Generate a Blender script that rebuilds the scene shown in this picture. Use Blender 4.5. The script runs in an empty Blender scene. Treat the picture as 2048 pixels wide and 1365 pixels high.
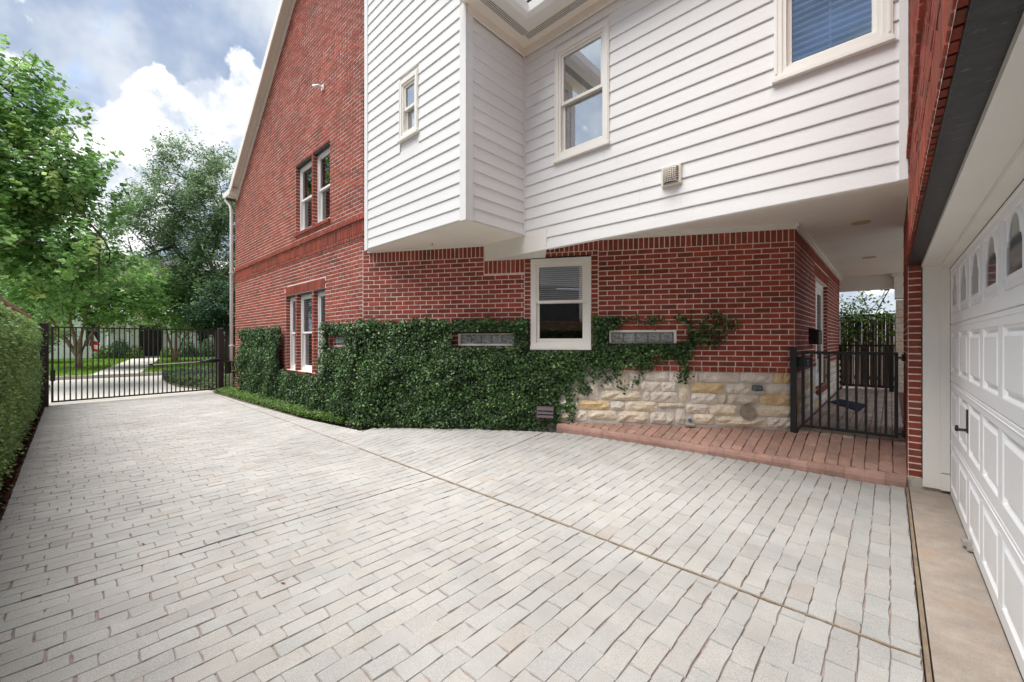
import bpy, math, random
import numpy as np
from mathutils import Vector, Matrix

# ------------------------------------------------------------------ camera, sky, sun, exposure
SC = bpy.context.scene
COL = SC.collection
R = math.radians
rng = random.Random(11)
NR = np.random.default_rng(7)
YAW, CAMH, FPX = R(42.8), 1.45, 817.0

cam = bpy.data.cameras.new('camera')
cam.sensor_width = 36.0
cam.lens = 36.0 * FPX / 2048.0
cam.clip_start, cam.clip_end = 0.05, 2000.0
cam_o = bpy.data.objects.new('camera', cam)
COL.objects.link(cam_o)
cam_o.location = (0, 0, CAMH)
cam_o.rotation_euler = (R(90), 0, YAW)
SC.camera = cam_o

SUN_EL, SUN_AZ = R(67), R(199)      # azimuth clockwise from +Y
w = bpy.data.worlds.new('World')
SC.world = w
w.use_nodes = True
nt = w.node_tree
nt.nodes.clear()
N = nt.nodes.new
L = nt.links.new
def wmath(op, a, b=None, c=None, clamp=False):
    n = N('ShaderNodeMath'); n.operation = op; n.use_clamp = clamp
    for i, v in enumerate((a, b, c)):
        if v is None: continue
        if isinstance(v, (int, float)): n.inputs[i].default_value = v
        else: L(v, n.inputs[i])
    return n.outputs[0]
out = N('ShaderNodeOutputWorld')
sky = N('ShaderNodeTexSky')
sky.sky_type = 'NISHITA'
sky.sun_disc = False
sky.sun_elevation = SUN_EL
sky.sun_rotation = SUN_AZ
sky.air_density, sky.dust_density, sky.ozone_density = 1.0, 1.2, 1.0
bg_sky = N('ShaderNodeBackground'); bg_sky.inputs[1].default_value = 0.05
L(sky.outputs[0], bg_sky.inputs[0])
tc = N('ShaderNodeTexCoord')
dirv = tc.outputs['Generated']
sep = N('ShaderNodeSeparateXYZ'); L(dirv, sep.inputs[0])
dz = wmath('MAXIMUM', sep.outputs[2], 0.0)
def wnoise(vec, scale, det, rough, sz=None):
    if sz:
        m = N('ShaderNodeMapping'); m.inputs['Scale'].default_value = sz; L(vec, m.inputs[0]); vec = m.outputs[0]
    n = N('ShaderNodeTexNoise'); n.inputs['Scale'].default_value = scale
    n.inputs['Detail'].default_value = det; n.inputs['Roughness'].default_value = rough
    L(vec, n.inputs['Vector'])
    return n.outputs[0]
def ramp(v, a, b):
    n = N('ShaderNodeMapRange'); n.interpolation_type = 'SMOOTHSTEP'
    n.inputs[1].default_value = a; n.inputs[2].default_value = b
    L(v, n.inputs[0]); return n.outputs[0]
# heaps of cumulus low in the sky: where the heaps stand, as (direction, angular radius)
HEAPS = [((-.905, .115, .395), .085), ((-.926, .095, .36), .08), ((-.882, .174, .41), .10), ((-.90, .19, .385), .13), ((-.847, .235, .46), .08),
         ((-.862, .255, .41), .12), ((-.935, .112, .325), .12), ((-.96, .05, .25), .15), ((-.985, -.05, .16), .16), ((-.99, -.14, .10), .2),
         ((-.88, .40, .25), .22), ((-.75, .6, .3), .2), ((-.3, .9, .3), .25), ((.5, .8, .28), .22), ((.9, .2, .3), .25), ((.85, -.4, .33), .2),
         ((.3, -.9, .2), .2), ((-.4, -.9, .2), .2), ((-.75, -.6, .35), .2), ((0, .98, .2), .2)]
acc = None
for c, rad in HEAPS:
    v = Vector(c).normalized()
    d = N('ShaderNodeVectorMath'); d.operation = 'DISTANCE'; L(dirv, d.inputs[0]); d.inputs[1].default_value = v
    t = wmath('SUBTRACT', 1.0, wmath('DIVIDE', d.outputs['Value'], rad), clamp=True)
    acc = t if acc is None else wmath('MAXIMUM', acc, t)
puff = wnoise(dirv, 9.0, 9, .58)
puff2 = wnoise(dirv, 28.0, 6, .6)
field = wmath('ADD', wmath('ADD', wmath('MULTIPLY', acc, 1.0), wmath('MULTIPLY', puff, 1.75)), wmath('MULTIPLY', puff2, .35))
cum = ramp(field, 1.30, 1.42)
# thin grey-white veil higher up
veil_n = wnoise(dirv, 2.6, 7, .62, (1.0, 2.4, 1.6))
veil = ramp(veil_n, .24, .46)
veil_hi = wmath('MULTIPLY', veil, .97)
low = ramp(dz, .34, .02)
veil_all = wmath('MAXIMUM', veil_hi, wmath('MULTIPLY', low, .9))
def colmix(f, a, b):
    m = N('ShaderNodeMix'); m.data_type = 'RGBA'
    L(f, m.inputs[0])
    for i, v in ((6, a), (7, b)):
        if isinstance(v, tuple): m.inputs[i].default_value = v
        else: L(v, m.inputs[i])
    return m.outputs[2]
shade = ramp(wnoise(dirv, 11.0, 7, .62), .36, .58)
cumcol = colmix(shade, (.135, .15, .175, 1), (.25, .25, .25, 1))
veilcol = colmix(ramp(wnoise(dirv, 3.2, 5, .6), .36, .62), (.072, .092, .13, 1), (.165, .175, .186, 1))
ccol = colmix(cum, veilcol, cumcol)
bg_c = N('ShaderNodeBackground'); L(ccol, bg_c.inputs[0]); bg_c.inputs[1].default_value = 1.0
mixs = N('ShaderNodeMixShader')
L(wmath('MAXIMUM', cum, veil_all), mixs.inputs[0]); L(bg_sky.outputs[0], mixs.inputs[1]); L(bg_c.outputs[0], mixs.inputs[2])
L(mixs.outputs[0], out.inputs[0])

sun = bpy.data.lights.new('sun', 'SUN')
sun.energy = 1.2
sun.angle = R(50)
sun.color = (1.0, .97, .93)
sun_o = bpy.data.objects.new('sun', sun)
COL.objects.link(sun_o)
sd = Vector((math.sin(SUN_AZ) * math.cos(SUN_EL), math.cos(SUN_AZ) * math.cos(SUN_EL), math.sin(SUN_EL)))
sun_o.rotation_euler = sd.to_track_quat('Z', 'Y').to_euler()
sun_o.location = sd * 40

vs = SC.view_settings
vs.view_transform = 'Standard'; vs.look = 'None'; vs.gamma = 1.0; vs.use_curve_mapping = False
vs.exposure = 2.38
SC.render.engine = 'CYCLES'
cy = SC.cycles
cy.use_denoising = True
cy.max_bounces, cy.diffuse_bounces, cy.glossy_bounces, cy.transmission_bounces, cy.transparent_max_bounces = 9, 7, 3, 4, 8
cy.caustics_reflective = cy.caustics_refractive = False

# ------------------------------------------------------------------ materials
MATS = {}
def mat(name, col, rough=.8, tint=False, spots=(), bump=None, spec=.35, metal=0.0, stretch=None, translucent=0.0, fleck=None):
    """col x tint attribute x mottling (scale, amount) pairs; bump = (scale, distance)."""
    m = bpy.data.materials.new(name); m.use_nodes = True
    t = m.node_tree; t.nodes.clear()
    n = t.nodes.new; l = t.links.new
    o = n('ShaderNodeOutputMaterial'); p = n('ShaderNodeBsdfPrincipled')
    p.inputs['Roughness'].default_value = rough
    p.inputs['Specular IOR Level'].default_value = spec
    p.inputs['Metallic'].default_value = metal
    g = n('ShaderNodeNewGeometry'); pos = g.outputs['Position']
    if stretch:
        mp = n('ShaderNodeMapping'); mp.inputs['Scale'].default_value = stretch; l(pos, mp.inputs[0]); pos2 = mp.outputs[0]
    else: pos2 = pos
    cur = None
    def mul(a, b):
        x = n('ShaderNodeMix'); x.data_type = 'RGBA'; x.blend_type = 'MULTIPLY'; x.inputs[0].default_value = 1.0
        for i, v in ((6, a), (7, b)):
            if isinstance(v, tuple): x.inputs[i].default_value = v
            else: l(v, x.inputs[i])
        return x.outputs[2]
    base = (*col, 1.0)
    if tint:
        at = n('ShaderNodeAttribute'); at.attribute_name = 'tint'
        base = mul(base, at.outputs['Color'])
    for sc, am in spots:
        nz = n('ShaderNodeTexNoise'); nz.inputs['Scale'].default_value = sc; nz.inputs['Detail'].default_value = 4; nz.inputs['Roughness'].default_value = .6
        l(pos2, nz.inputs['Vector'])
        mr = n('ShaderNodeMapRange'); mr.inputs[1].default_value = .3; mr.inputs[2].default_value = .7
        mr.inputs[3].default_value = 1 - am; mr.inputs[4].default_value = 1 + am
        l(nz.outputs[0], mr.inputs[0])
        cb = n('ShaderNodeCombineColor')
        for i in range(3): l(mr.outputs[0], cb.inputs[i])
        base = mul(base, cb.outputs[0])
    if fleck:
        sc, lo, hi, fc, am = fleck
        nz = n('ShaderNodeTexNoise'); nz.inputs['Scale'].default_value = sc; nz.inputs['Detail'].default_value = 6; nz.inputs['Roughness'].default_value = .65
        l(pos2, nz.inputs['Vector'])
        mr = n('ShaderNodeMapRange'); mr.inputs[1].default_value = lo; mr.inputs[2].default_value = hi; mr.inputs[4].default_value = am
        l(nz.outputs[0], mr.inputs[0])
        x = n('ShaderNodeMix'); x.data_type = 'RGBA'; l(mr.outputs[0], x.inputs[0])
        if isinstance(base, tuple): x.inputs[6].default_value = base
        else: l(base, x.inputs[6])
        x.inputs[7].default_value = (*fc, 1); base = x.outputs[2]
    if isinstance(base, tuple): p.inputs['Base Color'].default_value = base
    else: l(base, p.inputs['Base Color'])
    if bump:
        nz = n('ShaderNodeTexNoise'); nz.inputs['Scale'].default_value = bump[0]; nz.inputs['Detail'].default_value = 6; nz.inputs['Roughness'].default_value = .6
        l(pos2, nz.inputs['Vector'])
        b = n('ShaderNodeBump'); b.inputs['Distance'].default_value = bump[1]; b.inputs['Strength'].default_value = 1.0
        l(nz.outputs[0], b.inputs['Height']); l(b.outputs[0], p.inputs['Normal'])
    if translucent:
        tr = n('ShaderNodeBsdfTranslucent')
        if isinstance(base, tuple): tr.inputs[0].default_value = base
        else: l(base, tr.inputs[0])
        ms = n('ShaderNodeMixShader'); ms.inputs[0].default_value = translucent
        l(p.outputs[0], ms.inputs[1]); l(tr.outputs[0], ms.inputs[2]); l(ms.outputs[0], o.inputs[0])
    else: l(p.outputs[0], o.inputs[0])
    MATS[name] = m
    return m
def glass(name, base=.16, tintc=(.9, .94, .97)):
    m = bpy.data.materials.new(name); m.use_nodes = True
    t = m.node_tree; t.nodes.clear(); n = t.nodes.new; l = t.links.new
    o = n('ShaderNodeOutputMaterial'); tr = n('ShaderNodeBsdfTransparent'); gl = n('ShaderNodeBsdfGlossy')
    tr.inputs[0].default_value = (.93, .95, .95, 1); gl.inputs[0].default_value = (*tintc, 1); gl.inputs['Roughness'].default_value = .015
    f = n('ShaderNodeFresnel'); f.inputs[0].default_value = 1.5
    a = n('ShaderNodeMath'); a.operation = 'ADD'; a.use_clamp = True; l(f.outputs[0], a.inputs[0]); a.inputs[1].default_value = base
    mx = n('ShaderNodeMixShader'); l(a.outputs[0], mx.inputs[0]); l(tr.outputs[0], mx.inputs[1]); l(gl.outputs[0], mx.inputs[2])
    l(mx.outputs[0], o.inputs[0])
    MATS[name] = m
    return m
BRICK = mat('red_brick', (.262, .058, .036), .82, True, ((.6, .18), (2.6, .08), (9, .16), (160, .16)), (220, .0016), .3)
MORTAR = mat('pale_mortar', (.78, .645, .585), .95, False, ((1.1, .10), (9, .12), (120, .10)), (160, .002), .2)
TANBRICK = mat('tan_brick', (.37, .22, .165), .85, True, ((8, .15), (120, .15)), (150, .002), .3)
TANMORTAR = mat('tan_mortar', (.30, .21, .17), .95, False, ((20, .1),), None, .2)
SIDING = mat('white_siding', (.75, .745, .735), .55, True, ((1.3, .025), (40, .015)), (26, .0022), .4, stretch=(1.0, 1.0, 9.0))
TRIM = mat('cream_trim', (.80, .775, .72), .5, False, ((2.0, .03),), (60, .0006), .4)
CEIL = mat('cream_ceiling', (.86, .82, .74), .7, False, ((1.2, .04), (30, .03)), (90, .0008), .3)
WHITE = mat('white_vinyl', (.82, .81, .785), .4, False, ((3, .02),), None, .45)
DOORW = mat('garage_door_paint', (.85, .855, .87), .45, False, ((2.5, .02),), (140, .0005), .45)
STEEL = mat('dark_steel', (.034, .035, .037), .42, False, ((6, .35), (70, .25)), (40, .001), .5, 0.35, stretch=(1.5, 6, 6), fleck=(14, .60, .68, (.17, .17, .17), .8))
IRON = mat('brown_black_iron', (.030, .020, .022), .45, False, ((8, .12),), None, .5)
BLACKM = mat('black_iron', (.010, .010, .011), .42, False, ((8, .1),), None, .5)
PAVER = mat('stamped_concrete', (.385, .375, .355), .9, True, ((.7, .12), (3.2, .08), (330, .38)), (300, .0035), .25, fleck=(1.3, .60, .80, (.40, .30, .255), .45))
JOINT = mat('paver_joint', (.30, .225, .20), .95, False, ((1.6, .35), (40, .25)), (120, .003), .2)
REDPAVE = mat('red_stamped_concrete', (.375, .235, .185), .7, True, ((2.2, .16), (14, .14), (150, .12)), (60, .004), .35)
REDJOINT = mat('red_joint', (.20, .10, .085), .9, False, ((8, .2),), (90, .003), .2)
SLAB = mat('garage_slab', (.34, .29, .245), .85, False, ((2.0, .16), (9, .13), (160, .14)), (150, .002), .3, fleck=(3.5, .52, .72, (.40, .25, .16), .7))
WOODSTRIP = mat('old_wood_strip', (.235, .18, .125), .85, False, ((8, .25), (60, .2)), (80, .002), .2, stretch=(6, 1, 6))
CRACK = mat('dark_joint_strip', (.085, .066, .05), .95, False, ((7, .3),), None, .1)
CONC = mat('plain_concrete', (.42, .39, .34), .9, False, ((3, .14), (80, .15)), (110, .002), .25)
ROAD = mat('pale_road', (.50, .47, .42), .9, False, ((.6, .08), (4, .06), (50, .06)), None, .25)
STONE = mat('limestone', (.76, .69, .59), .9, True, ((7, .14), (38, .14)), (34, .016), .25, fleck=(9, .54, .76, (.60, .40, .19), .5))
STONEMORTAR = mat('grey_mortar', (.55, .51, .45), .95, False, ((12, .12),), (70, .004), .2)
LEAF = mat('leaf', (1, 1, 1), .38, True, (), None, .45, translucent=.5)
IVYLEAF = mat('ivy_leaf', (1, 1, 1), .42, True, (), None, .4, translucent=.12)
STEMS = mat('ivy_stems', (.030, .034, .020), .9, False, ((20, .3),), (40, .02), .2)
BARK = mat('bark', (.085, .062, .048), .9, False, ((6, .3), (30, .3)), (24, .02), .2)
PALEBARK = mat('pale_bark', (.30, .21, .15), .85, False, ((5, .25), (22, .25)), (20, .012), .25)
GRASS = mat('lawn_grass', (.15, .26, .03), .9, True, ((2, .2), (14, .25)), (40, .03), .2)
MULCH = mat('bark_mulch', (.115, .062, .042), .95, True, ((9, .35), (60, .45)), (55, .03), .15)
SOIL = mat('soil', (.20, .165, .12), .95, False, ((4, .25),), (30, .03), .2)
ROOF = mat('roof_shingle', (.10, .095, .09), .9, False, ((4, .2), (50, .25)), (40, .006), .2)
DARK = mat('dark_room', (.018, .020, .026), .9)
BLIND = mat('white_blind', (.86, .88, .90), .5)
BLUEBLIND = mat('bluish_white_blind', (.86, .88, .92), .5)  # white slats with the blue of reflected sky put into their colour
PANE = glass('window_glass', .15)
HALFPANE = glass('blue_boosted_window_glass', .22, (.66, .83, 1.0))  # gloss tinted blue to strengthen the sky's reflection
MIRRORPANE = glass('coated_window_glass', .62)
FROST = mat('wavy_glass_block', (.33, .36, .35), .12, False, ((18, .45), (60, .3)), (26, .03), .7, stretch=(1, 1, 1.7))
SMOKE = mat('grey_door_pane', (.13, .145, .16), .06, False, ((3, .1),), None, .6)
RUST = mat('rusty_metal', (.30, .26, .205), .5, False, ((14, .2),), None, .4, 0.3, fleck=(30, .56, .72, (.36, .19, .08), .8))
LAMPRING = mat('amber_trim', (.62, .42, .20), .4, False, (), None, .5)
LAMPDARK = mat('lamp_well', (.35, .29, .22), .6)
VENTBR = mat('brown_louvre', (.085, .060, .066), .45, False, ((12, .15),), None, .4)
NAVY = mat('navy_plastic', (.014, .018, .055), .35, False, (), None, .5)
SILVER = mat('silver_rod', (.62, .60, .56), .3, False, (), None, .5, .8)
GREYPL = mat('grey_box', (.12, .14, .16), .5, False, (), None, .4)
PIPE = mat('grey_pipe', (.55, .53, .50), .5, False, ((10, .1),), None, .4)
MATTEX = mat('blue_black_mat', (.025, .034, .065), .9, False, ((60, .5),), (90, .006), .2)
FENCEW = mat('weathered_fence', (.15, .105, .068), .9, True, ((3, .3), (25, .3)), (30, .006), .2, stretch=(6, 6, .6))
FARWHITE = mat('far_white_boards', (.86, .865, .86), .6, True, ((1, .04),), None, .3)
FARGREY = mat('far_grey_wall', (.40, .41, .42), .8, False, ((2, .08),), None, .3)
FLAGC = mat('flag_cloth', (1, 1, 1), .8, True, (), None, .2, translucent=.2)
DRYLEAF = mat('dry_leaf', (.24, .12, .045), .8, True, (), None, .2)
ROCKVENT = mat('plastic_vent', (.74, .70, .62), .5, False, ((9, .06),), None, .4)

# ------------------------------------------------------------------ mesh helpers
class MB:
    def __init__(s): s.v = []; s.f = []; s.t = []
    def add(s, vs, fs, tint=(1, 1, 1)):
        b = len(s.v)
        s.v.extend(tuple(v) for v in vs)
        s.f.extend(tuple(b + i for i in f) for f in fs)
        s.t.extend([tint] * len(vs))
    def quad(s, a, b, c, d, tint=(1, 1, 1)): s.add((a, b, c, d), ((0, 1, 2, 3),), tint)
    def box(s, x0, x1, y0, y1, z0, z1, tint=(1, 1, 1)):
        s.add([(x, y, z) for z in (z0, z1) for y in (y0, y1) for x in (x0, x1)], BOXF, tint)
    def prism(s, pts, z0, z1, tint=(1, 1, 1)):
        """vertical prism over a CCW plan polygon; z0 / z1 may be lists"""
        k = len(pts)
        a = z0 if isinstance(z0, (list, tuple)) else [z0] * k
        b = z1 if isinstance(z1, (list, tuple)) else [z1] * k
        vs_ = [(p[0], p[1], a[i]) for i, p in enumerate(pts)] + [(p[0], p[1], b[i]) for i, p in enumerate(pts)]
        fs = [tuple(range(k - 1, -1, -1)), tuple(range(k, 2 * k))] + [(i, (i + 1) % k, k + (i + 1) % k, k + i) for i in range(k)]
        s.add(vs_, fs, tint)
    def tube(s, pts, rad, n=6, tint=(1, 1, 1), cap=True):
        pts = [Vector(p) for p in pts]
        rr = rad if isinstance(rad, (list, tuple)) else [rad] * len(pts)
        vs_ = []
        for i, p in enumerate(pts):
            d = (pts[min(i + 1, len(pts) - 1)] - pts[max(i - 1, 0)])
            if d.length < 1e-9: d = Vector((0, 0, 1))
            d.normalize()
            a = d.cross(Vector((0, 0, 1)) if abs(d.z) < .95 else Vector((1, 0, 0))).normalized()
            b = d.cross(a)
            for k in range(n):
                th = 2 * math.pi * k / n
                vs_.append(p + rr[i] * (math.cos(th) * a + math.sin(th) * b))
        fs = []
        for i in range(len(pts) - 1):
            for k in range(n):
                k2 = (k + 1) % n
                fs.append((i * n + k, i * n + k2, (i + 1) * n + k2, (i + 1) * n + k))
        if cap:
            fs.append(tuple(range(n - 1, -1, -1))); fs.append(tuple((len(pts) - 1) * n + k for k in range(n)))
        s.add(vs_, fs, tint)
    def build(s, name, m, parent=None, smooth=False, kind=None, loc=None):
        return mesh_obj(name, np.array(s.v, dtype=np.float32), s.f, m, np.array(s.t, dtype=np.float32), parent, smooth, kind, loc)
BOXF = ((0, 2, 3, 1), (4, 5, 7, 6), (0, 1, 5, 4), (2, 6, 7, 3), (0, 4, 6, 2), (1, 3, 7, 5))
def root_loc(o):
    while o.parent: o = o.parent
    return Vector(o.location)
def mesh_data(name, v, f, m, t=None, smooth=False):
    me = bpy.data.meshes.new(name)
    v = np.asarray(v, dtype=np.float32)
    if isinstance(f, np.ndarray):
        nf, k = f.shape
        me.vertices.add(len(v)); me.vertices.foreach_set('co', v.ravel())
        me.loops.add(nf * k); me.loops.foreach_set('vertex_index', f.astype(np.int32).ravel())
        me.polygons.add(nf); me.polygons.foreach_set('loop_start', np.arange(0, nf * k, k, dtype=np.int32))
        me.update(calc_edges=True)
    else:
        me.from_pydata([tuple(map(float, p)) for p in v], [], f)
    if t is not None and len(t):
        a = me.color_attributes.new('tint', 'FLOAT_COLOR', 'POINT')
        t4 = np.ones((len(v), 4), dtype=np.float32); t4[:, :3] = t
        a.data.foreach_set('color', t4.ravel())
    if smooth: me.polygons.foreach_set('use_smooth', np.ones(len(me.polygons), dtype=bool))
    me.materials.append(m)
    me.validate(); me.update()
    return me
def mesh_obj(name, v, f, m, t=None, parent=None, smooth=False, kind=None, loc=None):
    v = np.asarray(v, dtype=np.float32).reshape(-1, 3)
    off = Vector(loc) if loc is not None else Vector((0, 0, 0))
    rl = root_loc(parent) if parent else Vector((0, 0, 0))
    base = off if loc is not None else rl
    o = bpy.data.objects.new(name, mesh_data(name, v - np.array(base, dtype=np.float32), f, m, t, smooth))
    COL.objects.link(o)
    if parent:
        o.parent = parent
        # objects in the middle of the chain all sit at their thing's base
        o.location = (base - rl) if loc is not None else (0, 0, 0)
    elif loc is not None: o.location = off
    if kind: o['kind'] = kind
    return o
def thing(name, label, cat, loc=(0, 0, 0), group=None):
    o = bpy.data.objects.new(name, None); o.empty_display_size = .2
    COL.objects.link(o); o.location = loc
    o['label'] = label; o['category'] = cat
    if group: o['group'] = group
    return o
def tag(o, label, cat, group=None):
    o['label'] = label; o['category'] = cat
    if group: o['group'] = group
    return o

class Frame:
    """a wall plane: u along it, z up, d outward"""
    def __init__(s, o, u):
        s.o = Vector((o[0], o[1], 0)); s.u = Vector((u[0], u[1], 0)).normalized()
        s.n = s.u.cross(Vector((0, 0, 1)))
        s.m = Matrix((( s.u.x, s.n.x, 0), (s.u.y, s.n.y, 0), (0, 0, 1)))
    def p(s, u, z, d=0.0):
        q = s.o + s.u * u + s.n * d
        return (q.x, q.y, z)
def fbox(mb, fr, u0, u1, z0, z1, d0, d1, tint=(1, 1, 1), ch=0.0):
    if ch:
        vs_ = [fr.p(u, z, d0) for z in (z0, z1) for u in (u0, u1)] + [fr.p(u, z, d1 - ch) for z in (z0, z1) for u in (u0, u1)] \
            + [fr.p(u, z, d1) for z in (z0 + ch, z1 - ch) for u in (u0 + ch, u1 - ch)]
        fs = [(4, 5, 9, 8), (5, 7, 11, 9), (7, 6, 10, 11), (6, 4, 8, 10), (8, 9, 11, 10), (0, 1, 5, 4), (1, 3, 7, 5), (3, 2, 6, 7), (2, 0, 4, 6)]
        mb.add(vs_, fs, tint)
    else:
        vs_ = [fr.p(u, z, d) for d in (d1, d0) for z in (z0, z1) for u in (u0, u1)]
        mb.add(vs_, ((0, 1, 3, 2), (4, 6, 7, 5), (0, 4, 5, 1), (2, 3, 7, 6), (0, 2, 6, 4), (1, 5, 7, 3)), tint)
def project(x, y, z):
    Z = -x * math.sin(YAW) + y * math.cos(YAW); X = x * math.cos(YAW) + y * math.sin(YAW)
    if Z < .15: return None
    return 1024 + FPX * X / Z, 682.5 - FPX * (z - CAMH) / Z
def shown_area(pts):
    q = [project(*p) for p in pts]
    if any(p is None for p in q): return 0.0
    cx_ = sum(p[0] for p in q) / len(q); cy_ = sum(p[1] for p in q) / len(q)
    if not (0 < cx_ < 2048 and 0 < cy_ < 1365): return 0.0
    return abs(sum(q[i][0] * q[(i + 1) % len(q)][1] - q[(i + 1) % len(q)][0] * q[i][1] for i in range(len(q)))) / 2

# ------------------------------------------------------------------ brickwork
BL, BH, MJ = .2032, .0677, .0128
def btint(r=rng):
    a = r.random()
    if a < .04: c = (.66, .95, 1.10)       # dark, greyish burnt brick
    elif a < .20: c = (.86, 1.14, 1.12)      # brownish
    elif a < .5: c = (1.18, 1.12, 1.08)
    else: c = (1.0, .98, 1.0)
    k = r.uniform(.84, 1.16)
    return (c[0] * k, c[1] * k, c[2] * k)
def subtract(ivs, hole):
    res = []
    for a, b in ivs:
        if hole[1] <= a or hole[0] >= b: res.append((a, b)); continue
        if hole[0] - a > .02: res.append((a, hole[0]))
        if b - hole[1] > .02: res.append((hole[1], b))
    return res
def courses(z0, z1, span, holes=(), H=BH, LN=BL, shift=0.0):
    """bricks (u0,u1,z0,z1) of running bond between z0 and z1"""
    res = []; k = 0; z = z0
    n = max(1, round((z1 - z0) / H)); h = (z1 - z0) / n
    for k in range(n):
        a, b = z0 + k * h, z0 + (k + 1) * h; zm = (a + b) / 2
        ivs = span(zm)
        ivs = [i for i in ivs if i[1] - i[0] > .02]
        for ho in holes:
            if ho[2] < zm < ho[3]: ivs = subtract(ivs, ho[:2])
        off = shift + (LN / 2 if k % 2 else 0)
        for (p, q) in ivs:
            i0 = math.floor((p - off) / LN)
            u = i0 * LN + off
            cuts = [p]
            while u < q:
                if p + .035 < u < q - .035: cuts.append(u)
                u += LN
            cuts.append(q)
            for c0, c1 in zip(cuts[:-1], cuts[1:]):
                res.append((c0 + MJ / 2, c1 - MJ / 2, a + MJ / 2, b - MJ / 2))
    return res
def row_upright(z0, z1, spans, w=BH):
    res = []
    for p, q in spans:
        n = max(1, round((q - p) / w)); s = (q - p) / n
        for i in range(n): res.append((p + i * s + MJ / 2, p + (i + 1) * s - MJ / 2, z0 + MJ / 2, z1 - MJ / 2))
    return res
class BrickStore:
    """collects the bricks of one thing; the largest in view become objects of their own"""
    def __init__(s): s.items = []
    def add(s, wall, fr, bricks, d=.0045, thick=.006, seen=None):
        for b in bricks: s.items.append((wall, fr, b, d, thick, seen))
    def build(s, m, limit, name='brick', bulk='brick_courses'):
        scored = []
        for i, (wall, fr, (u0, u1, z0, z1), d, th, seen) in enumerate(s.items):
            a = shown_area([fr.p(u0, z0, d), fr.p(u1, z0, d), fr.p(u1, z1, d), fr.p(u0, z1, d)])
            if seen is not None and not seen((u0 + u1) / 2, (z0 + z1) / 2): a = 0
            scored.append((a, i))
        scored.sort(reverse=True)
        top = {i for a, i in scored[:limit] if a > 30}
        pools = {}; cache = {}
        for i, (wall, fr, (u0, u1, z0, z1), d, th, seen) in enumerate(s.items):
            if i in top:
                key = (round(u1 - u0, 2), round(z1 - z0, 3), round(th, 3), rng.randrange(10))
                me = cache.get(key)
                if me is None:
                    mb = MB(); lf = Frame((0, 0), (1, 0)); w, h = (u1 - u0) / 2, (z1 - z0) / 2
                    fbox(mb, lf, -w, w, -h, h, -th, 0, btint(), .0028)
                    v = np.array(mb.v); v += NR.uniform(-.0016, .0016, v.shape)
                    me = mesh_data(name, v, mb.f, m, np.array(mb.t))
                    cache[key] = me
                o = bpy.data.objects.new(name, me); COL.objects.link(o)
                o.parent = wall
                o.location = Vector(fr.p((u0 + u1) / 2, (z0 + z1) / 2, d + rng.uniform(-.001, .0015))) - root_loc(wall)
                o.rotation_euler = (rng.uniform(-.01, .01), rng.uniform(-.006, .006), math.atan2(fr.u.y, fr.u.x))
            else:
                mb = pools.setdefault(wall.name, (wall, MB()))[1]
                b = len(mb.v)
                fbox(mb, fr, u0, u1, z0, z1, d - th, d + rng.uniform(-.001, .0015), btint(), .0028)
                for j in range(b, len(mb.v)):
                    x, y, z = mb.v[j]; mb.v[j] = (x + rng.uniform(-.001, .001), y + rng.uniform(-.001, .001), z + rng.uniform(-.0022, .0022))
        for wall, mb in pools.values():
            mb.build(bulk, m, wall, kind='stuff')
def sheet(mb, fr, u0, u1, z0, z1, holes=(), d=0.0):
    us = sorted({u0, u1, *[min(max(x, u0), u1) for h in holes for x in h[:2]]})
    zs = sorted({z0, z1, *[min(max(x, z0), z1) for h in holes for x in h[2:4]]})
    for a, b in zip(us[:-1], us[1:]):
        for c, e in zip(zs[:-1], zs[1:]):
            um, zm = (a + b) / 2, (c + e) / 2
            if any(h[0] < um < h[1] and h[2] < zm < h[3] for h in holes): continue
            mb.quad(fr.p(a, c, d), fr.p(b, c, d), fr.p(b, e, d), fr.p(a, e, d))

# ------------------------------------------------------------------ ground
XD0, XD1, YD0, YJ = -13.9, 0.108, -.385, 2.65
P1, P2 = Vector((-6.28, 3.22, 0)), Vector((-.885, 6.20, 0))
FC = Frame(P1, (P2 - P1)); LC = (P2 - P1).length
def ground_z(x, y):
    a = min(max(-x - .13, 0), 6.3)
    fade = 1.0 if x > -6.4 else max(0.0, 1 - (-6.4 - x) / 6.5)
    return .0262 * a * max(0.0, y - YJ) * fade
def step_y(x):            # front line of the raised walk
    return 4.68 + (x + 3.45) * (5.64 - 4.68) / (.129 + 3.45)
def drive_back(x):        # far edge of the driveway
    if x > -3.45: return step_y(x)
    if x > -6.0: return 3.22 + (x + 6.28) * .5524 - .16
    if x > -8.1: return 2.88 + (x + 8.1) * .085
    return 2.72 + (x + 13.9) * .0276
mb = MB()
mb.quad((-1500, -1500, -.16), (1500, -1500, -.16), (1500, 1500, -.16), (-1500, 1500, -.16))
o = mb.build('ground', SOIL); o['kind'] = 'structure'; o['label'] = 'bare earth under and around the lots'
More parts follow.
